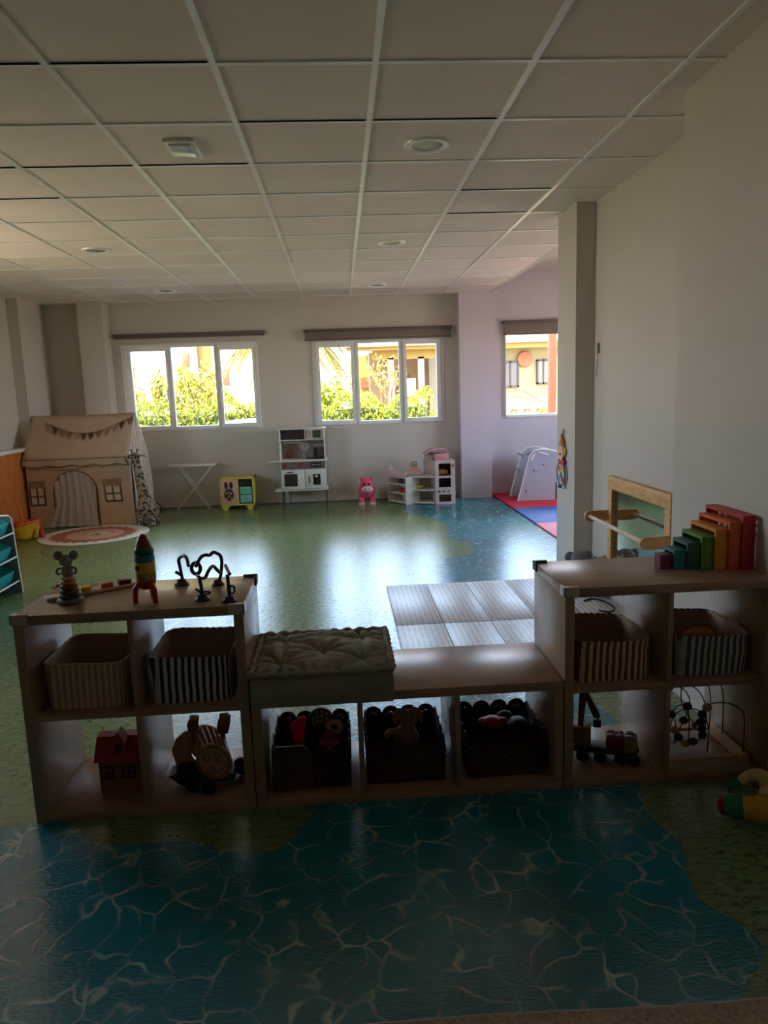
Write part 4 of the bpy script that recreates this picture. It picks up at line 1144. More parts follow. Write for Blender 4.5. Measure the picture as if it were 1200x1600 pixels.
# yellow tub toy by the left wall
t = thing('toy_boat_bucket', 'yellow and orange toy boat tub with pole and red tassel at the left wall', 'toy', (-3.50, 8.0, 0))
b = MB(); n = 24
def bo(u, v):
    a = 2 * PI * u; rx = .13 + .035 * v; ry = .13 + .06 * v
    return (-3.51 + rx * math.cos(a) * (1 + .12 * math.cos(a)), 8.0 + ry * math.sin(a), .004 + .16 * v + (.035 * v * math.cos(a)))
b.grid(bo, 28, 8).add([(-3.51 + .13 * math.cos(2 * PI * k / 28) * (1 + .12 * math.cos(2 * PI * k / 28)), 8.0 + .13 * math.sin(2 * PI * k / 28), .004) for k in range(28)], [list(range(28))])
b.build('tub', m_yellow, t, solid=.006, ang=80, merge=.0005)
MB().tube([bo(k / 28, 1) for k in range(28)], .014, 8, True).build('rim', m_orange, t, ang=80)
MB().lathe([(.12, .13), (.10, .17), (.04, .20), (.01, .21)], (-3.51, 8.0, 0), 20).build('cover', m_orange, t, ang=80)
MB().tube([(-3.50, 7.98, .18), (-3.52, 7.98, .34), (-3.545, 7.98, .47)], [.012, .009, .007], 8).build('pole', m_orange, t, ang=80)
MB().tube(catmull([(-3.38, 7.99, .20), (-3.33, 7.97, .21), (-3.30, 7.95, .16), (-3.29, 7.94, .11)], 6), .005, 6).build('cord', m_orange, t, ang=80)
MB().tube([(-3.29, 7.94, .12), (-3.285, 7.935, .07), (-3.28, 7.93, .012)], [.012, .026, .030], 10).build('tassel', m_red, t, ang=80)

# toy rack with tilted teal bins, left edge
t = thing('toy_bin_rack', 'white toy rack with three rows of teal sloping bins at the left edge', 'shelf', (-2.78, 5.0, 0))
for y in (5.655, 4.35):
    MB().prism([(-3.02, .0), (-2.55, .0), (-2.535, .01), (-2.56, .59), (-2.575, .605), (-3.02, .605)], y - .008, y + .008, XZ(0)).build('end_panel', M('rack_grey', (112, 118, 130), .5), t, smooth=False)
MB().tube([(-2.537, 5.655, .002), (-2.56, 5.655, .59), (-2.575, 5.655, .607), (-3.02, 5.655, .607)], .009, 6).build('panel_edge', m_white, t)
m_bin = M('teal_plastic', (40, 168, 170), .4, .03); m_bin2 = M('lilac_plastic', (186, 178, 196), .4, .03)
for zr in (.10, .29, .48):
    for yr in (-.012, .05):
        MB().cyl((-2.575 - yr * 2, 4.35, zr + .0 + yr * .3), (-2.575 - yr * 2, 5.65, zr + .0 + yr * .3), .007, 8).build('rail', m_white, t)
    for k, mt in ((0, m_bin), (1, m_bin2), (2, m_bin), (3, m_bin2)):
        y1 = 5.63 - .32 * k; y0 = y1 - .30
        Xb = Matrix.Translation((-2.60, 0, zr)) @ Euler((0, R(24), 0)).to_matrix().to_4x4()
        b = MB()
        b.box(-.30, .0, y0, y1, -.035, -.03, 0, Xb); b.box(-.01, .0, y0, y1, -.035, .085, 0, Xb); b.box(-.30, -.29, y0, y1, -.035, .085, 0, Xb)
        b.box(-.30, .0, y0, y0 + .008, -.035, .085, 0, Xb); b.box(-.30, .0, y1 - .008, y1, -.035, .085, 0, Xb)
        b.build('bin', mt, t, smooth=False)
tag(MB().box(-2.80, -2.70, 5.36, 5.45, .475, .545, .012).build('toy_block', M('navy_toy', (34, 44, 66), .6), origin=(-2.75, 5.4, .475)), 'dark blue toy in the top teal bin of the rack at the left edge', 'toy')

# folding toy ironing board
t = thing('folding_board_table', 'white folding toy ironing board with crossed legs under the left window', 'ironing board', (-1.97, 9.55, 0))
MB().prism([(-2.26, 9.56), (-2.20, 9.50), (-2.0, 9.46), (-1.66, 9.45), (-1.655, 9.66), (-2.0, 9.655), (-2.20, 9.62)], .575, .600).build('board_top', m_white, t, smooth=False)
for (xa, xb, y) in ((-2.10, -1.76, 9.50), (-2.10, -1.76, 9.62)):
    MB().cyl((xa - .01, y, .574), (xb - .0, y - .0, .004), .006, 8).build('leg', m_white, t)
for (xa, xb, y) in ((-1.70, -2.18, 9.52), (-1.70, -2.18, 9.60)):
    MB().cyl((xa, y, .574), (xb, y, .004), .006, 8).build('leg', m_white, t)

# yellow toy cabinet with rabbit cut-out
t = thing('toy_cabinet', 'yellow play cabinet with rabbit face panel and mint drawers under the left window', 'toy cabinet', (-1.35, 9.45, 0))
KX0, KX1, KY0, KY1 = -1.585, -1.15, 9.33, 9.66
m_ky = M('lime_yellow', (206, 190, 84), .5, .03)
b = MB(); b.box(KX0, KX1, KY0, KY1, .40, .42, .004); b.box(KX0, KX1, KY0, KY1, .06, .08, .004); b.box(KX0, KX0 + .018, KY0, KY1, .06, .42, .004); b.box(KX1 - .018, KX1, KY0, KY1, .06, .42, .004); b.box(KX0, KX1, KY1 - .01, KY1, .06, .42)
b.build('body', m_ky, t)
for fx in (KX0 + .05, KX1 - .07):
    for fy2 in (KY0 + .01, KY1 - .04):
        MB().prism([(fx - .05, .06), (fx + .06, .06), (fx + .03, 0), (fx - .01, 0)], fy2, fy2 + .03, XZ(0)).build('foot', m_ky, t, smooth=False)
B('front_panel', M('apricot_wood', (214, 168, 132), .6), KX0 + .018, -1.345, KY0 - .004, KY0 + .01, .08, .40, .002, t)
b = MB()
cx = -1.468
def ell(cx, cz, rx, rz, y, n=18): b.prism([(cx + rx * math.cos(2 * PI * k / n), cz + rz * math.sin(2 * PI * k / n)) for k in range(n)], y - .004, y, XZ(0))
for s2 in (-1, 1): ell(cx + s2 * .032, .325, .022, .05, KY0 - .004)
ell(cx, .205, .062, .075, KY0 - .004)
b.build('rabbit_cutout', M('cutout_plum', (70, 40, 44), .7), t, smooth=False)  # dark shapes on the panel stand in for shaded cut-out holes
b = MB()
for s2 in (-1, 1): ell(cx + s2 * .028, .225, .012, .016, KY0 - .008)
ell(cx, .19, .012, .010, KY0 - .008); ell(cx - .03, .16, .014, .008, KY0 - .008); ell(cx + .03, .16, .014, .008, KY0 - .008); ell(cx, .235, .006, .02, KY0 - .008)
b.build('rabbit_features', M('apricot_wood2', (200, 160, 140), .6), t, smooth=False)
B('open_slot', m_dark, -1.325, -1.185, KY0 + .02, KY0 + .03, .315, .385, 0, t)  # dark panel painted as the shade inside the slot
for z0, z1 in ((.205, .300), (.098, .196)):
    dr = B('drawer', M('mint_paint', (124, 190, 164), .5), -1.33, -1.18, KY0 - .004, KY0 + .01, z0, z1, .003, t)
    MB().cyl((-1.255, KY0 - .014, (z0 + z1) / 2 + .01), (-1.255, KY0 - .004, (z0 + z1) / 2 + .01), .009, 12).build('knob', M('mint_dark', (70, 120, 108), .5), dr)

# toy kitchen
t = thing('toy_kitchen', 'white and brown wooden toy kitchen with oven and microwave below the windows', 'toy kitchen', (-.5, 9.5, 0))
QX0, QX1, QY0, QY1 = -.80, -.215, 9.36, 9.68
m_kw = M('kitchen_white', (226, 222, 212), .5, .02); m_kb = M('kitchen_taupe', (120, 98, 92), .6, .04); m_kg = M('kitchen_backsplash', (158, 138, 134), .7, .04)
B('back_panel', m_kg, QX0, QX1, QY1 - .012, QY1, .22, 1.0, 0, t)
for x in (QX0, QX1 - .014):
    B('side_panel', m_kw if x == QX0 else m_kw, x, x + .014, QY0 + .04, QY1, .20, 1.0, .002, t)
for x in (QX0, QX1 - .018):
    for y in (QY0 + .03, QY1 - .04):
        B('leg', M('kitchen_leg', (86, 74, 64), .6), x + .001, x + .018, y, y + .022, 0, .215, .002, t)
B('upper_shelf', m_kw, QX0 - .02, QX1 + .02, QY0 + .08, QY1, 1.0, 1.016, .002, t)
B('mid_shelf', m_kw, QX0 - .02, QX1, QY0 + .10, QY1, .855, .868, .002, t)
B('cupboard_recess', M('kitchen_dark', (58, 46, 42), .7), QX0 + .014, -.475, QY0 + .14, QY1 - .012, .868, 1.0, 0, t)  # solid dark block fills the cupboard space
mw = B('microwave', M('microwave_cream', (220, 204, 194), .5), -.475, QX1 - .014, QY0 + .08, QY1 - .012, .872, .998, .004, t)
B('microwave_window', M('smoked_pane', (84, 84, 76), .2), -.37, -.265, QY0 + .074, QY0 + .082, .888, .985, .006, mw)
b = MB()
for z in (.965, .938, .908): b.cyl((-.405, QY0 + .07, z), (-.405, QY0 + .082, z), .009, 12)
b.build('microwave_buttons', m_dkred, mw)
B('microwave_handle', m_kb, -.462, -.448, QY0 + .066, QY0 + .08, .885, .985, .003, mw)
B('towel_rail', m_kw, -.77, -.52, QY1 - .05, QY1 - .02, .81, .83, .006, t)
b = MB().lathe([(.062, 0), (.066, .004), (.066, .008), (.060, .012), (.054, .008), (.0, .008)], n=30, X=Matrix.Translation((-.49, QY1 - .012, .765)) @ Euler((R(90), 0, 0)).to_matrix().to_4x4())
ck = b.build('clock', M('clock_cream', (206, 196, 180), .5), t)
b = MB()
for k in range(12):
    a = 2 * PI * k / 12
    b.box(-.49 + .048 * math.cos(a) - .004, -.49 + .048 * math.cos(a) + .004, QY1 - .025, QY1 - .021, .765 + .048 * math.sin(a) - .006, .765 + .048 * math.sin(a) + .006)
b.box(-.493, -.487, QY1 - .027, QY1 - .022, .735, .775); b.box(-.495, -.455, QY1 - .027, QY1 - .022, .763, .769, 0, Matrix.Translation((-.49, 0, .765)) @ Euler((0, R(-35), 0)).to_matrix().to_4x4() @ Matrix.Translation((.49, 0, -.765)))
b.build('clock_hands', m_black, ck)
MB().prism([(-.745, .60), (-.745, .695), (-.715, .725), (-.705, .765), (-.695, .765), (-.685, .725), (-.655, .695), (-.655, .60)], QY1 - .024, QY1 - .013, XZ(0)).build('chopping_board', M('taupe_wood', (150, 112, 98), .6), t, smooth=False)
B('small_shelf', m_kw, -.36, QX1 - .014, QY1 - .08, QY1 - .012, .775, .783, .001, t)
B('utensil_rack', M('dark_utensils', (66, 56, 54), .6), -.375, -.35, QY1 - .05, QY1 - .012, .61, .745, .004, t)
B('plate_rack', M('brown_utensils', (108, 84, 76), .6), -.315, -.235, QY1 - .05, QY1 - .012, .62, .74, .01, t)
B('worktop', m_kw, -.945, -.185, QY0 - .01, QY1, .592, .612, .003, t)
B('hob', m_black, -.46, -.24, QY0 + .08, QY1 - .06, .612, .617, .001, t)
MB().tube(catmull([(-.50, QY1 - .06, .612), (-.50, QY1 - .06, .68), (-.50, QY1 - .09, .69), (-.50, QY1 - .13, .665)], 5), .006, 8).build('tap', m_kw, t, ang=80)
b = MB()
for x in (-.53, -.47): b.cyl((x, QY1 - .06, .612), (x, QY1 - .06, .64), .009, 10)
b.build('tap_knobs', m_grey, t)
B('control_strip', m_kb, QX0 + .014, QX1 - .014, QY0 + .012, QY0 + .02, .495, .592, 0, t)
B('knob_panel', m_black, -.405, -.275, QY0 + .004, QY0 + .012, .515, .575, .002, t)
b = MB()
for x in (-.38, -.355, -.325, -.295): b.cyl((x, QY0 - .006, .545), (x, QY0 + .004, .545), .009, 10)
b.build('hob_knobs', M('light_knob', (190, 186, 180), .4), t)
b = MB(); b.box(-.76, -.71, QY0 + .004, QY0 + .012, .525, .565, .004); b.box(-.56, -.525, QY0 + .004, QY0 + .012, .52, .58, .003)
b.build('red_tags', m_red, t)
oven = B('oven_door', m_kw, QX0 + .010, -.490, QY0, QY0 + .014, .235, .492, .004, t)
B('oven_window', M('oven_pane', (62, 54, 48), .2), -.755, -.585, QY0 - .004, QY0 + .002, .275, .435, .003, oven)
B('handle', m_dkred, -.72, -.64, QY0 - .018, QY0 - .002, .452, .464, .003, oven)
fd = B('cupboard_door', m_kw, -.484, QX1 - .006, QY0, QY0 + .014, .235, .492, .004, t)
B('door_window', M('oven_pane_dark', (44, 40, 34), .2), -.385, -.29, QY0 - .004, QY0 + .002, .285, .425, .003, fd)
B('handle', m_dkred, -.442, -.428, QY0 - .018, QY0 - .002, .31, .40, .003, fd)
B('door_sticker', m_kw, -.36, -.325, QY0 - .006, QY0 - .003, .385, .412, 0, fd)
B('lower_shelf', m_kw, -.89, -.20, QY0 + .01, QY1, .212, .228, .003, t)

# pink ride-on hippo
t = thing('pink_bouncy_hippo', 'pink inflatable hippo bouncer with white muzzle by the far wall', 'ride-on toy', (.29, 9.35, 0))
m_hp = M('pink_rubber', (232, 84, 116), .4, .04); m_hw2 = M('cream_rubber', (230, 206, 196), .4)
b = MB().sph((.30, 9.42, .17), (.115, .16, .115)).sph((.30, 9.30, .265), (.085, .08, .085))
b.build('body', m_hp, t, ang=80)
MB().sph((.305, 9.235, .215), (.075, .05, .045)).build('muzzle', m_hw2, t, ang=80)
for s2 in (-1, 1):
    MB().lathe([(.035, 0), (.04, .02), (.036, .06), (.03, .10)], (.30 + s2 * .07, 9.33, .002), 14).build('front_leg', m_hp, t, ang=80)
    MB().lathe([(.037, 0), (.042, .012), (.041, .03)], (.30 + s2 * .07, 9.327, 0), 14).build('hoof', m_hw2, t, ang=80)
    MB().lathe([(.035, 0), (.04, .02), (.036, .06), (.03, .10)], (.30 + s2 * .075, 9.50, .0), 14).build('back_leg', m_hp, t, ang=80)
    MB().sph((.30 + s2 * .062, 9.31, .345), (.022, .012, .026)).build('ear', m_hp, t, ang=80)
    MB().sph((.30 + s2 * .035, 9.222, .285), (.013, .008, .018)).build('eye', m_black, t, ang=80)
    MB().sph((.305 + s2 * .028, 9.188, .225), (.008, .004, .008)).build('nostril', m_dkred, t)

# market stall play unit (corner shelf, counter and tall oven tower)
t = thing('toy_shop_unit', 'cream and pink wooden toy bakery stall with shelves and oven tower', 'toy stall', (1.0, 9.35, 0))
m_sc = M('stall_cream', (222, 208, 196), .5, .03); m_sp = M('stall_pink', (214, 184, 182), .5, .03)
SX, SYf = .80, 9.14
# left wing, angled back to the wall
Xl = Matrix.Translation((.795, 9.16, 0)) @ Euler((0, 0, R(121))).to_matrix().to_4x4()
b = MB(); 
for z in (.012, .13, .245, .335): b.box(0, .40, 0.0, .0 - .22, z, z + .012) if False else b.box(0, .40, -.22, 0, z, z + .012, .002, Xl)
b.box(0, .012, -.22, 0, 0, .36, .002, Xl); b.box(.388, .40, -.22, 0, 0, .36, .002, Xl); b.box(0, .40, -.22, -.212, 0, .36, 0, Xl)
b.build('side_shelf', m_sc, t)
MB().box(0, .40, -.006, .006, .335, .42, .003, Xl).build('counter_rim', m_sp, t)
MB().prism([(.58, .42), (.60, .50), (.585, .535), (.62, .53), (.66, .47), (.68, .42)], 9.36, 9.372, XZ(0)).build('curved_bracket', m_sp, t, smooth=False)
# quarter-round middle shelf
def qr(z0, z1, r=.36):
    c = (1.165, 9.50)
    pts = [(.80, 9.50)] + [(1.165 - .365 * math.cos(R(a)), 9.50 - .39 * math.sin(R(a)) * (1.0)) for a in range(25, 91, 8)] + [(1.165, 9.50)]
    b.prism(pts, z0, z1)
b = MB()
for z in (.012, .175, .345): qr(z, z + .014)
b.box(.795, .81, 9.16, 9.50, 0, .36, .002); b.box(.80, 1.165, 9.49, 9.50, 0, .36)
b.build('round_shelf', m_sc, t, smooth=False)
B('counter_box', m_sc, .80, .99, 9.30, 9.48, .36, .415, .004, t)
MB().prism([(.83, .415), (1.02, .415), (.965, .475), (.88, .475)], 9.34, 9.37, XZ(0)).build('price_stand', M('stall_peach', (236, 176, 146), .5), t, smooth=False)
# tower
TXa, TXb, TYa, TYb = 1.17, 1.425, 9.12, 9.44
b = MB()
b.box(TXa, TXa + .012, TYa, TYb, 0, .56, .002); b.box(TXb - .012, TXb, TYa, TYb, 0, .56, .002)
b.box(TXa, TXb, TYb - .01, TYb, 0, .56)
for z in (.0, .13, .345, .548): b.box(TXa, TXb, TYa, TYb, z, z + .012)
b.build('oven_tower', m_sc, t)
b = MB()
b.box(TXa, TXa + .045, TYa - .012, TYa, 0, .56); b.box(TXb - .055, TXb, TYa - .012, TYa, 0, .56)
for (z0, z1) in ((0, .03), (.125, .215), (.335, .36), (.52, .56)): b.box(TXa + .045, TXb - .055, TYa - .012, TYa, z0, z1)
b.build('tower_front', m_sp, t, smooth=False)
b = MB()
for x in (1.215, 1.275, 1.335): b.cyl((x, TYa - .02, .165), (x, TYa - .012, .165), .014, 12)
b.cyl((1.395, TYa - .02, .49), (1.395, TYa - .012, .49), .016, 14)
b.build('dials', M('brown_dial', (110, 84, 84), .6), t)
B('oven_interior', M('plum_recess', (92, 62, 74), .7), TXa + .013, TXb - .013, TYb - .02, TYb - .011, .142, .547, 0, t)
b = MB(); b.prism([(TXa - .10, .42), (TXa - .115, .52), (TXa - .10, .60), (TXa - .05, .665), (.02 + TXa, .70), (TXa + .012, .70), (TXa + .012, .36), (TXa - .12, .36)], TYb - .02, TYb - .008, XZ(0)); b.build('back_screen', m_sc, t, smooth=False)
MB().grid(lambda u, v: (TXa - .12 + .30 * u, TYb - .25 + .25 * v, .60 + .10 * math.sin(PI * (.1 + .62 * u))), 14, 3).build('pink_awning', m_pink, t, solid=.010)
B('top_box', m_pink, TXa + .01, TXb - .06, TYa + .1, TYb - .02, .56, .64, .01, t)
# goods on the stall
def small(nm, lab, cat, mb, mt, org): return tag(mb.build(nm, mt, origin=org, ang=80), lab, cat)
small('toy_bun', 'white and dark toy cake on top of the stall counter', 'toy', MB().lathe([(.03, .475), (.05, .485), (.048, .515), (.03, .535), (.005, .542)], (.925, 9.355, 0), 16), M('cake_speckle', (190, 176, 160), .6, .6, 90), (.925, 9.355, .475))
small('toy_bread', 'orange toy bread lying in the upper oven of the stall tower', 'toy', MB().tube([(1.20, 9.22, .40), (1.25, 9.22, .405), (1.30, 9.22, .405), (1.345, 9.22, .40)], [.02, .035, .035, .02], 12), M('bread_orange', (232, 160, 84), .6), (1.27, 9.22, .357))
small('toy_bowl', 'yellow green toy bowl on the round shelf of the stall', 'toy', MB().lathe([(.035, .19), (.05, .20), (.065, .245), (.06, .245), (.045, .205)], (.98, 9.28, 0), 18), M('lime_plastic', (188, 184, 84), .5), (.98, 9.28, .189))
for k, (u, z, mt, lab) in enumerate(((.10, .142, m_orange, 'orange toy food on the lower side shelf of the stall'), (.2, .142, m_red, 'red toy food on the lower side shelf of the stall'), (.12, .257, m_dkgreen, 'dark toy food on the upper side shelf of the stall'), (.22, .257, m_purple, 'plum toy food on the upper side shelf of the stall'))):
    p = Xl @ Vector((u, -.08, z))
    tag(MB().sph((p.x, p.y, p.z + .03), (.04, .035, .03), 12, 8).build('toy_food', mt, origin=(p.x, p.y, p.z), ang=80), lab, 'toy')

# ================================================================== ALCOVE
m_mr = M('foam_red', (206, 36, 66), .6, .03, 40, .1); m_mb = M('foam_blue', (24, 96, 190), .6, .03, 40, .1); m_mp = M('foam_pink', (232, 120, 150), .6, .03, 40, .1)
for (x0, x1, y0, y1, mt, lab) in ((2.02, 3.02, 8.46, 9.46, m_mr, 'red foam floor mat under the grey climbing board'), (3.02, 4.02, 8.46, 9.46, m_mr, 'red foam floor mat further right in the alcove'), (2.02, 3.02, 7.46, 8.46, m_mb, 'blue foam floor mat in the alcove entrance'), (3.02, 4.02, 7.46, 8.46, m_mp, 'pink foam floor mat right of the blue one'),
                                 (2.02, 3.02, 6.46, 7.46, m_mp, 'pink foam floor mat nearest to the partition'), (3.02, 4.02, 6.46, 7.46, m_mb, 'blue foam floor mat behind the partition')):
    b = MB().box(x0 + .002, x1 - .002, y0 + .002, y1 - .002, .003, .018, .003)
    tag(b.build('foam_mat', mt, origin=((x0 + x1) / 2, (y0 + y1) / 2, .003)), lab, 'mat')
b = MB().box(2.02, 4.02, 9.462, 9.745, .003, .018, .003)
tag(b.build('foam_mat', m_mr, origin=(3.0, 9.6, .003)), 'red foam mat strip along the alcove wall', 'mat')
t = thing('climbing_board', 'pale grey arched climbing frame standing on the red mat in the alcove', 'climbing frame', (2.6, 9.1, .018))
m_cb = M('climber_grey', (168, 168, 178), .55, .03)
pl = [(2.20, .02), (2.34, .56), (2.37, .62), (2.42, .655), (2.50, .665), (2.60, .655), (3.25, .46), (3.42, .02), (3.0, .02), (2.93, .24), (2.68, .24), (2.68, .02)]
for y in (8.98, 9.40):
    MB().prism(pl, y - .009, y + .009, XZ(0)).build('side_panel', m_cb, t, smooth=False)
    MB().tube([(x, y, z) for x, z in pl[:8]], .011, 6).build('panel_edge', m_white, t, ang=80)
b = MB()
for (x, z) in ((2.30, .14), (2.40, .40), (2.52, .47), (2.72, .34), (2.9, .40)):
    b.lathe([(.010, 0), (.010, .004)], n=10, X=Matrix.Translation((x, 8.969, z)) @ Euler((R(90), 0, 0)).to_matrix().to_4x4())
b.build('bolt_caps', m_dark, t)
b = MB()
b.prism([(2.36, .53), (2.39, .60), (2.415, .615), (2.43, .605), (2.405, .585), (2.38, .53)], 8.966, 8.969, XZ(0))
b.prism([(2.46, .625), (2.47, .64), (2.60, .60), (2.59, .585)], 8.966, 8.969, XZ(0))
b.build('grip_slots', m_white, t, smooth=False)
for k in range(7):
    f = k / 6; x = 2.26 + .14 * f if k < 3 else 2.5 + .12 * (k - 3); z = .18 + .2 * k if k < 3 else .60 - .05 * (k - 3)
    MB().cyl((x, 8.98, z), (x, 9.40, z), .012, 8).build('rung', m_cb, t)
B('platform', m_cb, 2.69, 2.92, 8.99, 9.39, .235, .25, .002, t)
B('inner_box', M('plum_dark', (70, 44, 70), .7), 2.685, 2.93, 9.0, 9.38, .02, .235, .003, t)  # dark box fills the opening in place of its shade

# ================================================================== RIGHT WALL: mirror, rail, clown, hook
t = thing('wall_mirror', 'mirror in a pine frame with a grab rail on the right wall', 'mirror', (1.77, 4.22, .0))
WX = 1.79
b = MB()
fy0, fy1, fz0, fz1, fw = 3.755, 4.68, .10, .855, .07
b.box(WX - .04, WX, fy0, fy1, fz1 - .085, fz1, .006); b.box(WX - .04, WX, fy0, fy1, fz0, fz0 + .08, .006)
b.box(WX - .04, WX, fy0, fy0 + fw, fz0 + .08, fz1 - .085, .004); b.box(WX - .04, WX, fy1 - fw, fy1, fz0 + .08, fz1 - .085, .004)
b.build('frame', m_pine, t)
m_mir, tt, p = nodes('mirror_glass'); p.inputs['Metallic'].default_value = 1; p.inputs['Roughness'].default_value = .03; p.inputs['Base Color'].default_value = S(226, 232, 230)
B('mirror_pane', m_mir, WX - .016, WX - .008, fy0 + fw - .01, fy1 - fw + .01, fz0 + .07, fz1 - .075, 0, t)
for y in (4.665, 3.77):
    pts = [(WX - .04 - .13 * 0, .555)] 
    poly = [(WX, .555)] + [(WX - .165 - .035 * math.sin(R(a)), .59 - .035 * math.cos(R(a))) for a in range(0, 181, 20)] + [(WX, .625)]
    MB().prism(poly, y - .011, y + .011, XZ(0)).build('rail_bracket', m_pine, t)
MB().cyl((WX - .165, 3.76, .59), (WX - .165, 4.675, .59), .014, 14).build('grab_rail', M('polished_beech', (224, 190, 156), .25), t)
MB().lathe([(.005, 0), (.006, .002)], n=10, X=Matrix.Translation((WX - .041, 4.1, .83))).build('knot', m_dark, t)

t = thing('clown_wall_ornament', 'painted wooden clown ornament hanging on the partition end', 'ornament', (1.64, 5.3, .70))
PX = 1.655
CYm = 5.33
def yz(nm, pts, x0, x1, mt): return MB().prism(pts, x0, x1, YZ(0)).build(nm, mt, t, smooth=False)
def ely(cy, cz, ry, rz, n=20): return [(cy + ry * math.cos(2 * PI * k / n), cz + rz * math.sin(2 * PI * k / n)) for k in range(n)]
MB().sph((PX - .012, CYm, 1.115), (.012, .014, .022)).build('hook', m_white, t, ang=80)
yz('hat', [(CYm - .055, 1.0), (CYm + .055, 1.0), (CYm + .03, 1.05), (CYm, 1.095), (CYm - .03, 1.05)], PX - .024, PX - .006, M('clown_tan', (190, 116, 66), .6))
yz('hair', ely(CYm, .965, .085, .045), PX - .020, PX - .006, M('clown_yellow', (222, 178, 96), .6))
yz('face', ely(CYm, .955, .055, .055), PX - .026, PX - .019, M('clown_peach', (232, 186, 150), .6))
MB().sph((PX - .028, CYm, .945), .010, 8, 6).build('nose', m_red, t)
yz('collar', ely(CYm, .890, .075, .022), PX - .024, PX - .006, m_red)
yz('body', ely(CYm, .80, .095, .085), PX - .020, PX - .004, M('clown_cream', (222, 206, 178), .6))
b = MB(); b.tube([(PX - .022, CYm + .095 * math.cos(R(a)), .80 + .085 * math.sin(R(a))) for a in range(0, 360, 15)], .005, 6, True)
b.build('blue_outline', M('clown_blue', (60, 100, 130), .6), t)
for (dy, dz, mt) in ((-.04, .03, m_yellow), (.04, .035, m_orange), (0, -.01, m_teal), (-.035, -.04, m_red), (.04, -.04, M('clown_light_blue', (120, 170, 200), .6)), (0, .05, m_pink)):
    yz('painted_patch', ely(CYm + dy, .80 + dz, .026, .022, 12), PX - .0235, PX - .0195, mt)
for s2 in (-1, 1):
    MB().tube([(PX - .014, CYm + s2 * .04, .73), (PX - .014, CYm + s2 * .05, .705), (PX - .016, CYm + s2 * .055, .69)], [.012, .011, .016], 8).build('foot', M('clown_shoe', (46, 78, 110), .6) if s2 > 0 else m_white, t, ang=80)

t = thing('blind_cord_cleat', 'small metal cord cleat with chain on the right wall near the pillar', 'cleat', (1.78, 4.99, 1.5))
B('cleat', M('brushed_metal', (130, 128, 124), .35, metallic=.8), 1.775, 1.79, 4.975, 4.99, 1.66, 1.73, .003, t)
MB().cyl((1.772, 4.98, 1.50), (1.776, 4.98, 1.70), .003, 6).build('chain', m_grey, t)

# soft toys heaped in the corner between mirror and pillar
t = thing('plush_elephant', 'grey plush elephant slumped on the floor in the corner by the pillar', 'soft toy', (1.62, 4.86, 0))
m_ge = M('grey_plush', (140, 138, 142), .95, .08, 60, .2)
MB().sph((1.60, 4.86, .14), (.09, .09, .138)).sph((1.61, 4.82, .27), (.065, .055, .05)).build('body', m_ge, t, ang=80)
for s2 in (-1, 1): MB().sph((1.61 + s2 * .065, 4.83, .275), (.035, .012, .04)).build('ear', m_ge, t, ang=80)
t = thing('plush_bear', 'off-white plush toy slumped in the corner right of the grey one', 'soft toy', (1.72, 4.80, 0))
m_wb = M('offwhite_plush', (196, 190, 186), .95, .06, 60, .2)
MB().sph((1.715, 4.74, .12), (.068, .08, .118)).sph((1.715, 4.72, .255), (.055, .05, .042)).build('body', m_wb, t, ang=80)
for s2 in (-1, 1): MB().sph((1.715 + s2 * .035, 4.72, .29), (.015, .01, .016)).build('ear', m_wb, t, ang=80)

# ================================================================== OUTSIDE
GZ = -.45
m_gravel = M('garden_gravel', (168, 156, 132), .95, .1, 6)
struct(B('floor', m_gravel, -40, 40, 9.99, 60, GZ - .2, GZ))
struct(B('floor', m_gravel, -40, -5.2, -20, 9.99, GZ - .2, GZ))
struct(B('floor', m_gravel, 4.7, 40, -20, 9.99, GZ - .2, GZ))
m_leaf = M('hedge_leaf', (124, 130, 14), .6, .25, 3)
m_leaf2 = M('shrub_leaf', (150, 142, 44), .5, .3, 3)
m_branch = M('bark', (110, 84, 60), .9)
def leaves(b, fn, n, s, rr, jag=1):
    for _ in range(n):
        c = Vector(fn(rr))
        e = Euler((rr.uniform(0, PI), rr.uniform(0, PI), rr.uniform(0, 2 * PI))).to_matrix()
        l = s * rr.uniform(.6, 1.3); w2 = l * .42
        p = [c + e @ Vector(q) for q in ((-l, 0, 0), (0, -w2, 0), (l, 0, 0), (0, w2, 0))]
        b.add(p, [[0, 1, 2, 3]])
rr = random.Random(3)
def hedge(nm, lab, x0, x1, y0, y1, top, n, group=None):
    t = thing(nm, lab, 'hedge', ((x0 + x1) / 2, (y0 + y1) / 2, GZ), 0, group)
    def f(r):
        x = r.uniform(x0, x1)
        h = top + .10 * math.sin(x * 5.1) + .07 * math.sin(x * 11.7 + 1) + r.uniform(-.1, .05)
        k = r.random()
        if k < .62: return (x, y0 + abs(r.gauss(0, .08)), r.uniform(GZ, h))
        if k < .9: return (x, r.uniform(y0, y1), h - abs(r.gauss(0, .06)))
        return (x, y0 + r.uniform(0, .4), r.uniform(GZ, h))
    b = MB(); leaves(b, f, n, .045, rr)
    b.build('foliage', m_leaf, t, smooth=False)
    B('twig_core', M('hedge_shade', (48, 62, 18), .9), x0 + .1, x1 - .1, y0 + .18, y1, GZ, top - .18, .05, t)  # solid core coloured dark for the shade inside the foliage
hedge('garden_hedge', 'trimmed green hedge running past the windows outside', -6.0, 1.75, 13.6, 14.5, 1.32, 16000)
hedge('garden_hedge', 'low bushy hedge end below the white wall outside the middle window', 1.80, 2.6, 13.8, 14.5, 1.0, 2500)
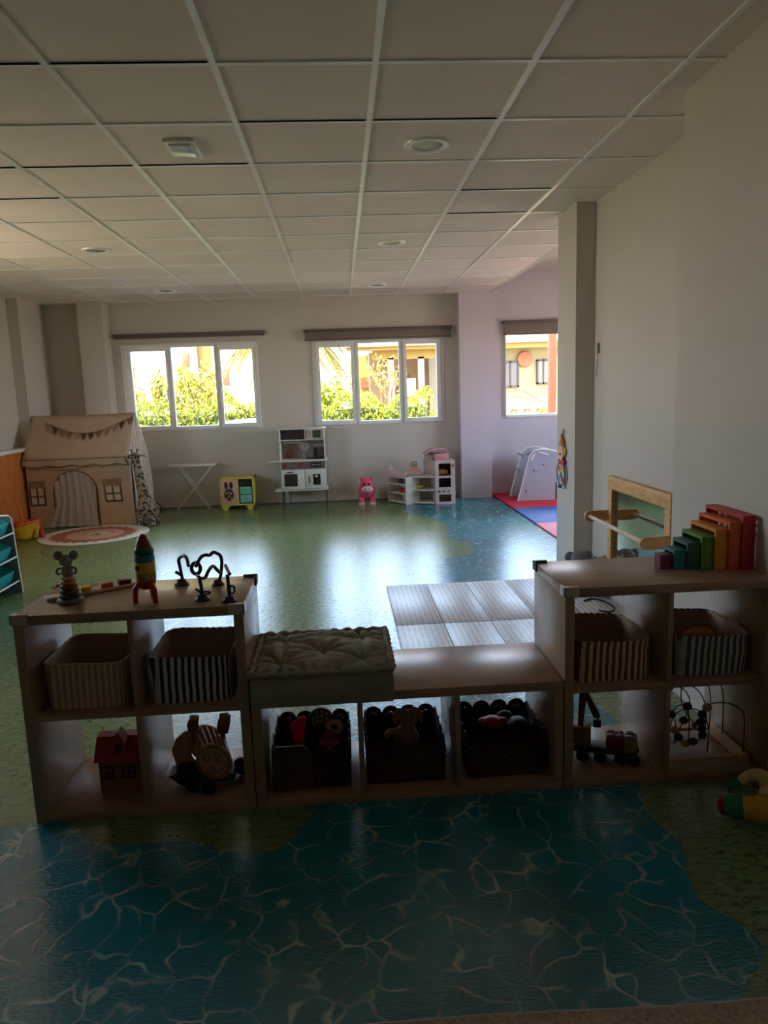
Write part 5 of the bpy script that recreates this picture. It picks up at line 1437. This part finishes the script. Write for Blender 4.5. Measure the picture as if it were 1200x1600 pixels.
def shrub(lab, x, y, rx, ry, z0, z1, n, mt=m_leaf2, s=.05):
    t = thing('garden_shrub', lab, 'shrub', (x, y, GZ))
    def f(r):
        while True:
            u, v, w2 = r.uniform(-1, 1), r.uniform(-1, 1), r.uniform(-1, 1)
            if .25 < u * u + v * v + w2 * w2 < 1: break
        k = 1 + .3 * math.sin(u * 9 + w2 * 5)
        return (x + u * rx * k, y + v * ry, (z0 + z1) / 2 + w2 * (z1 - z0) / 2 * k)
    b = MB(); leaves(b, f, n, s, rr)
    b.build('foliage', mt, t, smooth=False)
    b = MB()
    for k in range(4):
        a = k * 1.7
        b.tube([(x + .03 * math.cos(a), y + .03 * math.sin(a), GZ), (x + rx * .3 * math.cos(a), y + ry * .3 * math.sin(a), z0), (x + rx * .6 * math.cos(a), y + ry * .6 * math.sin(a), (z0 + z1) / 2 + .1)], [.03, .02, .008], 6)
    b.build('stem', m_branch, t)
shrub('tall loose yellow green shrub above the hedge in the middle pane of the left window', -2.95, 15.1, .60, .4, .9, 2.05, 3000)
shrub('thin leafy shrub above the hedge in the left pane of the left window', -3.66, 15.1, .12, .2, 1.0, 1.95, 500)
shrub('small pale shrub at the far left behind the hedge', -4.15, 14.9, .28, .3, .9, 1.72, 800)
shrub('bushy shrub behind the hedge left pane of the middle window', -.25, 15.1, .42, .4, .9, 1.68, 1800, m_leaf)
shrub('small twiggy shrub under the tiled roof in the middle window', 1.05, 16.5, .42, .3, 1.4, 2.2, 350, m_leaf2, .04)
shrub('shrub beside the stair railing outside the alcove window', 3.95, 13.6, .35, .3, .4, 1.0, 800)

# palm
m_palm = M('palm_leaf', (124, 120, 44), .5, .2, 4)
t = thing('palm_tree', 'large palm with arching fronds between the two windows outside', 'palm tree', (-1.2, 17.4, GZ))
MB().tube([(-1.2, 17.4, GZ), (-1.18, 17.4, .8), (-1.2, 17.4, 2.0), (-1.2, 17.4, 2.9)], [.30, .26, .24, .28], 12).build('trunk', M('palm_bark', (120, 92, 64), .9, .2, 12), t, ang=80)
for k in range(40):
    a = 2 * PI * k / 40 + rr.uniform(-.1, .1); el = rr.uniform(.15, 1.1); Lf = rr.uniform(1.4, 1.9)
    d = Vector((math.cos(a), math.sin(a), 0)); pts = []
    for q in range(12):
        f = q / 11
        hgt = 2.85 + Lf * (math.sin(el) * f * .9 - 1.05 * f * f)
        pts.append(Vector((-1.2, 17.4, hgt)) + d * Lf * (math.cos(el) * f * .55 + .45 * f))
    b = MB().tube(pts, [.02 - .0013 * q for q in range(12)], 4)
    for q in range(1, 11):
        for w2 in (0, .33, .66):
            p0 = pts[q].lerp(pts[min(11, q + 1)], w2)
            sd = d.cross(Vector((0, 0, 1)))
            ln = .34 * math.sin(PI * (q + w2 + .6) / 12.5)
            for s2 in (-1, 1):
                tip = p0 + sd * s2 * ln * .8 + d * ln * .5 + Vector((0, 0, -.55 * ln))
                b.add([p0 + d * .028, p0 - d * .028, tip], [[0, 1, 2]])
    b.build('frond', m_palm, t, smooth=False)

# car roof visible above the sill
m_car = M('silver_blue_car', (84, 92, 116), .25, .02, metallic=.3)
t = thing('parked_car', 'silver blue parked car, roof just visible above the left window sill', 'car', (-1.2, 12.0, GZ))
prof = [(-3.3, .35), (-3.25, .72), (-2.75, .86), (-2.28, 1.02), (-1.9, 1.50), (-1.5, 1.53), (-.6, 1.52), (-.05, 1.42), (.25, 1.10), (.55, .95), (.6, .4), (.5, .25), (-3.2, .25)]
def carslice(y, k, zz_): return [(x + (0 if z < 1.0 else (.06 * k if x < -1.2 else -.06 * k)), y, GZ + (z if z < 1.0 else 1.0 + (z - 1.0) * (1 - .12 * k))) for x, z in prof]
b = MB(); sl_ = [(11.15, 1.0), (11.28, .4), (11.5, 0), (12.3, 0), (12.55, .4), (12.7, 1.0)]
vs_ = []; n = len(prof)
for y, k in sl_: vs_ += carslice(y, k, 0)
fs = [[i * n + j, i * n + (j + 1) % n, (i + 1) * n + (j + 1) % n, (i + 1) * n + j] for i in range(len(sl_) - 1) for j in range(n)] + [list(range(n)), [(len(sl_) - 1) * n + j for j in range(n)][::-1]]
b.add(vs_, fs).build('body', m_car, t, ang=50)
for x in (-2.6, -.1):
    for y in (11.2, 12.55):
        MB().cyl((x, y, GZ + .30), (x, y + .14, GZ + .30), .30, 20).build('wheel', m_black, t)
MB().prism([(-2.18, GZ + 1.05), (-1.86, GZ + 1.42), (-1.5, GZ + 1.45), (-.6, GZ + 1.44), (-.15, GZ + 1.34), (.1, GZ + 1.05)], 11.12, 11.135, XZ(0)).build('side_window', M('tinted_window', (60, 70, 84), .1), t, smooth=False)

# houses
m_hwht = M('house_white', (134, 124, 106), .9, .03, 2); m_hyel = M('house_yellow', (130, 104, 50), .9, .03, 2); m_htile = M('roof_tile', (124, 88, 74), .9, .12, 14)
m_shut = M('orange_shutter', (130, 58, 26), .7, .05); m_hglass = M('house_window', (62, 54, 52), .2)
t = thing('white_house', 'white and yellow house with orange shutters seen through the left window', 'house', (-5.0, 24, GZ))
B('wall', m_hwht, -10, -4.48, 24, 30, GZ, 5.2, 0, t)
B('wall', m_hwht, -3.95, -1.9, 23.6, 30, GZ, 5.0, 0, t)
B('yellow_wall', m_hyel, -4.48, -3.95, 24.2, 30, GZ, 5.0, 0, t)
def hwin(t, x0, x1, z0, z1, y, mt=m_shut, lv=6):
    f = B('window', mt, x0, x1, y - .06, y, z0, z1, .01, t)
    return f
hwin(t, -4.94, -4.74, 2.42, 2.85, 24)
hwin(t, -3.78, -3.46, 1.80, 2.30, 23.6)
hwin(t, -7.0, -6.5, 1.6, 2.5, 24)
t = thing('porch_house', 'cream bungalow with tiled roof and porch columns behind the middle window', 'house', (2.0, 20, GZ))
B('wall', M('house_cream', (128, 102, 76), .9, .03, 2), .9, 3.2, 21.4, 27, GZ, 2.55, 0, t)
B('wall', m_hwht, 2.62, 3.3, 19.4, 22, GZ, 2.5, 0, t)
B('side_wall', m_hyel, .4, .95, 22.2, 27, GZ, 2.5, 0, t)
MB().prism([(.2, 2.58), (.25, 2.48), (3.5, 2.48), (3.5, 2.58)], 19.0, 19.3, XZ(0)).build('fascia', m_hyel, t, smooth=False)
MB().add([(.1, 18.9, 2.56), (3.7, 18.9, 2.56), (3.4, 24, 4.1), (.8, 24, 4.1), (.1, 18.9, 2.62), (3.7, 18.9, 2.62), (3.4, 24, 4.16), (.8, 24, 4.16)], [[0, 1, 2, 3], [4, 5, 6, 7], [0, 1, 5, 4], [1, 2, 6, 5], [2, 3, 7, 6], [3, 0, 4, 7]]).build('roof', m_htile, t, smooth=False)
B('porch_beam', m_hyel, .9, 2.7, 19.35, 19.5, 2.25, 2.5, 0, t)
for x in (1.30, 2.10): B('porch_column', m_hwht, x, x + .16, 19.35, 19.51, GZ, 2.3, 0, t)
B('door', M('door_tan', (110, 78, 56), .7), 1.66, 2.0, 21.36, 21.4, GZ, 1.9, 0, t)
B('garage_shutter', M('shutter_beige', (122, 96, 76), .7), 2.28, 2.6, 21.36, 21.4, .6, 2.1, 0, t)
B('window', m_shut, .66, .9, 22.14, 22.2, 1.55, 1.85, 0, t)
B('white_wall', m_hwht, 1.66, 2.02, 19.3, 19.36, GZ, 1.75, 0, t)
t = thing('far_house', 'pale house far behind the palm, left of the bungalow', 'house', (-.8, 26, GZ))
B('wall', m_hwht, -1.6, .08, 26, 30, GZ, 4.2, 0, t); B('eave', m_htile, -1.65, .1, 25.7, 26, 3.9, 4.1, 0, t)
t = thing('stair_house', 'cream house with grilled windows and stair railing outside the alcove window', 'house', (5.2, 20, GZ))
m_hc = M('house_pale_yellow', (128, 114, 82), .9, .03, 2)
B('wall', m_hc, 3.6, 8.5, 20, 26, GZ, 2.55, 0, t)
B('fascia', m_hyel, 3.5, 8.6, 19.4, 19.55, 2.45, 2.6, 0, t)
MB().add([(3.4, 19.3, 2.58), (8.8, 19.3, 2.58), (8.6, 24, 4.0), (3.8, 24, 4.0), (3.4, 19.3, 2.64), (8.8, 19.3, 2.64), (8.6, 24, 4.06), (3.8, 24, 4.06)], [[0, 1, 2, 3], [4, 5, 6, 7], [0, 1, 5, 4], [1, 2, 6, 5], [2, 3, 7, 6], [3, 0, 4, 7]]).build('roof', m_htile, t, smooth=False)
for (x0, x1, z0, z1) in ((4.45, 4.93, 1.42, 2.13), (5.42, 5.80, 1.48, 2.15)):
    f = MB(); f.box(x0, x1, 19.93, 20, z0, z0 + .05); f.box(x0, x1, 19.93, 20, z1 - .05, z1); f.box(x0, x0 + .05, 19.93, 20, z0, z1); f.box(x1 - .05, x1, 19.93, 20, z0, z1); f.box((x0 + x1) / 2 - .02, (x0 + x1) / 2 + .02, 19.93, 20, z0, z1)
    wf = f.build('window', M('dark_frame', (56, 40, 30), .6), t, smooth=False)
    B('pane', m_hglass if x0 < 5 else M('blind_pale', (120, 112, 100), .6), x0 + .04, x1 - .04, 19.96, 19.99, z0 + .04, z1 - .04, 0, wf)
MB().lathe([(.20, 0), (.22, .04), (.20, .10), (.05, .12)], n=24, X=Matrix.Translation((5.09, 20.0, 2.17)) @ Euler((R(90), 0, 0)).to_matrix().to_4x4()).build('round_wall_plate', M('terracotta_plate', (140, 76, 46), .8), t)
b = MB()
for k in range(12):
    x = 4.05 + .075 * k; zt = 1.34 - max(0, (k - 3)) * .04
    b.box(x, x + .012, 17.0, 17.012, .2, zt)
b.tube([(3.95, 17, 1.35), (4.28, 17, 1.35), (4.9, 17, 1.0)], .014, 5); b.tube([(3.95, 17, 1.22), (4.28, 17, 1.22), (4.9, 17, .87)], .008, 5)
for x in (4.1, 4.85): b.box(x, x + .03, 17.0, 17.03, GZ, 1.0)
tag(b.build('stair_railing', M('rail_metal', (80, 70, 60), .6), origin=(4.4, 17, GZ)), 'thin metal stair railing in front of the cream house', 'railing')
t = thing('garden_block_wall', 'pierced concrete block garden wall below the stair railing', 'wall', (4.4, 15, GZ))
b = MB(); b.box(3.0, 6.5, 15, 15.12, GZ, .62); b.box(3.0, 6.5, 15, 15.12, .98, 1.04)
for k in range(12):
    x = 3.1 + .27 * k
    b.tube([(x, 15.06, .62), (x + .24, 15.06, .98)], .03, 5); b.tube([(x + .24, 15.06, .62), (x, 15.06, .98)], .03, 5)
b.build('pierced_blocks', m_hc, t)
t = thing('terracotta_post', 'terracotta coloured post right outside the alcove window', 'post', (3.4, 11.5, GZ))
MB().box(3.315, 3.425, 11.44, 11.55, GZ, 3.2, .01).build('shaft', M('terracotta', (126, 50, 28), .8, .12, 10), t)
MB().box(3.29, 3.45, 11.415, 11.575, GZ, -.3, .01).build('foot', M('terracotta', (126, 50, 28)), t)
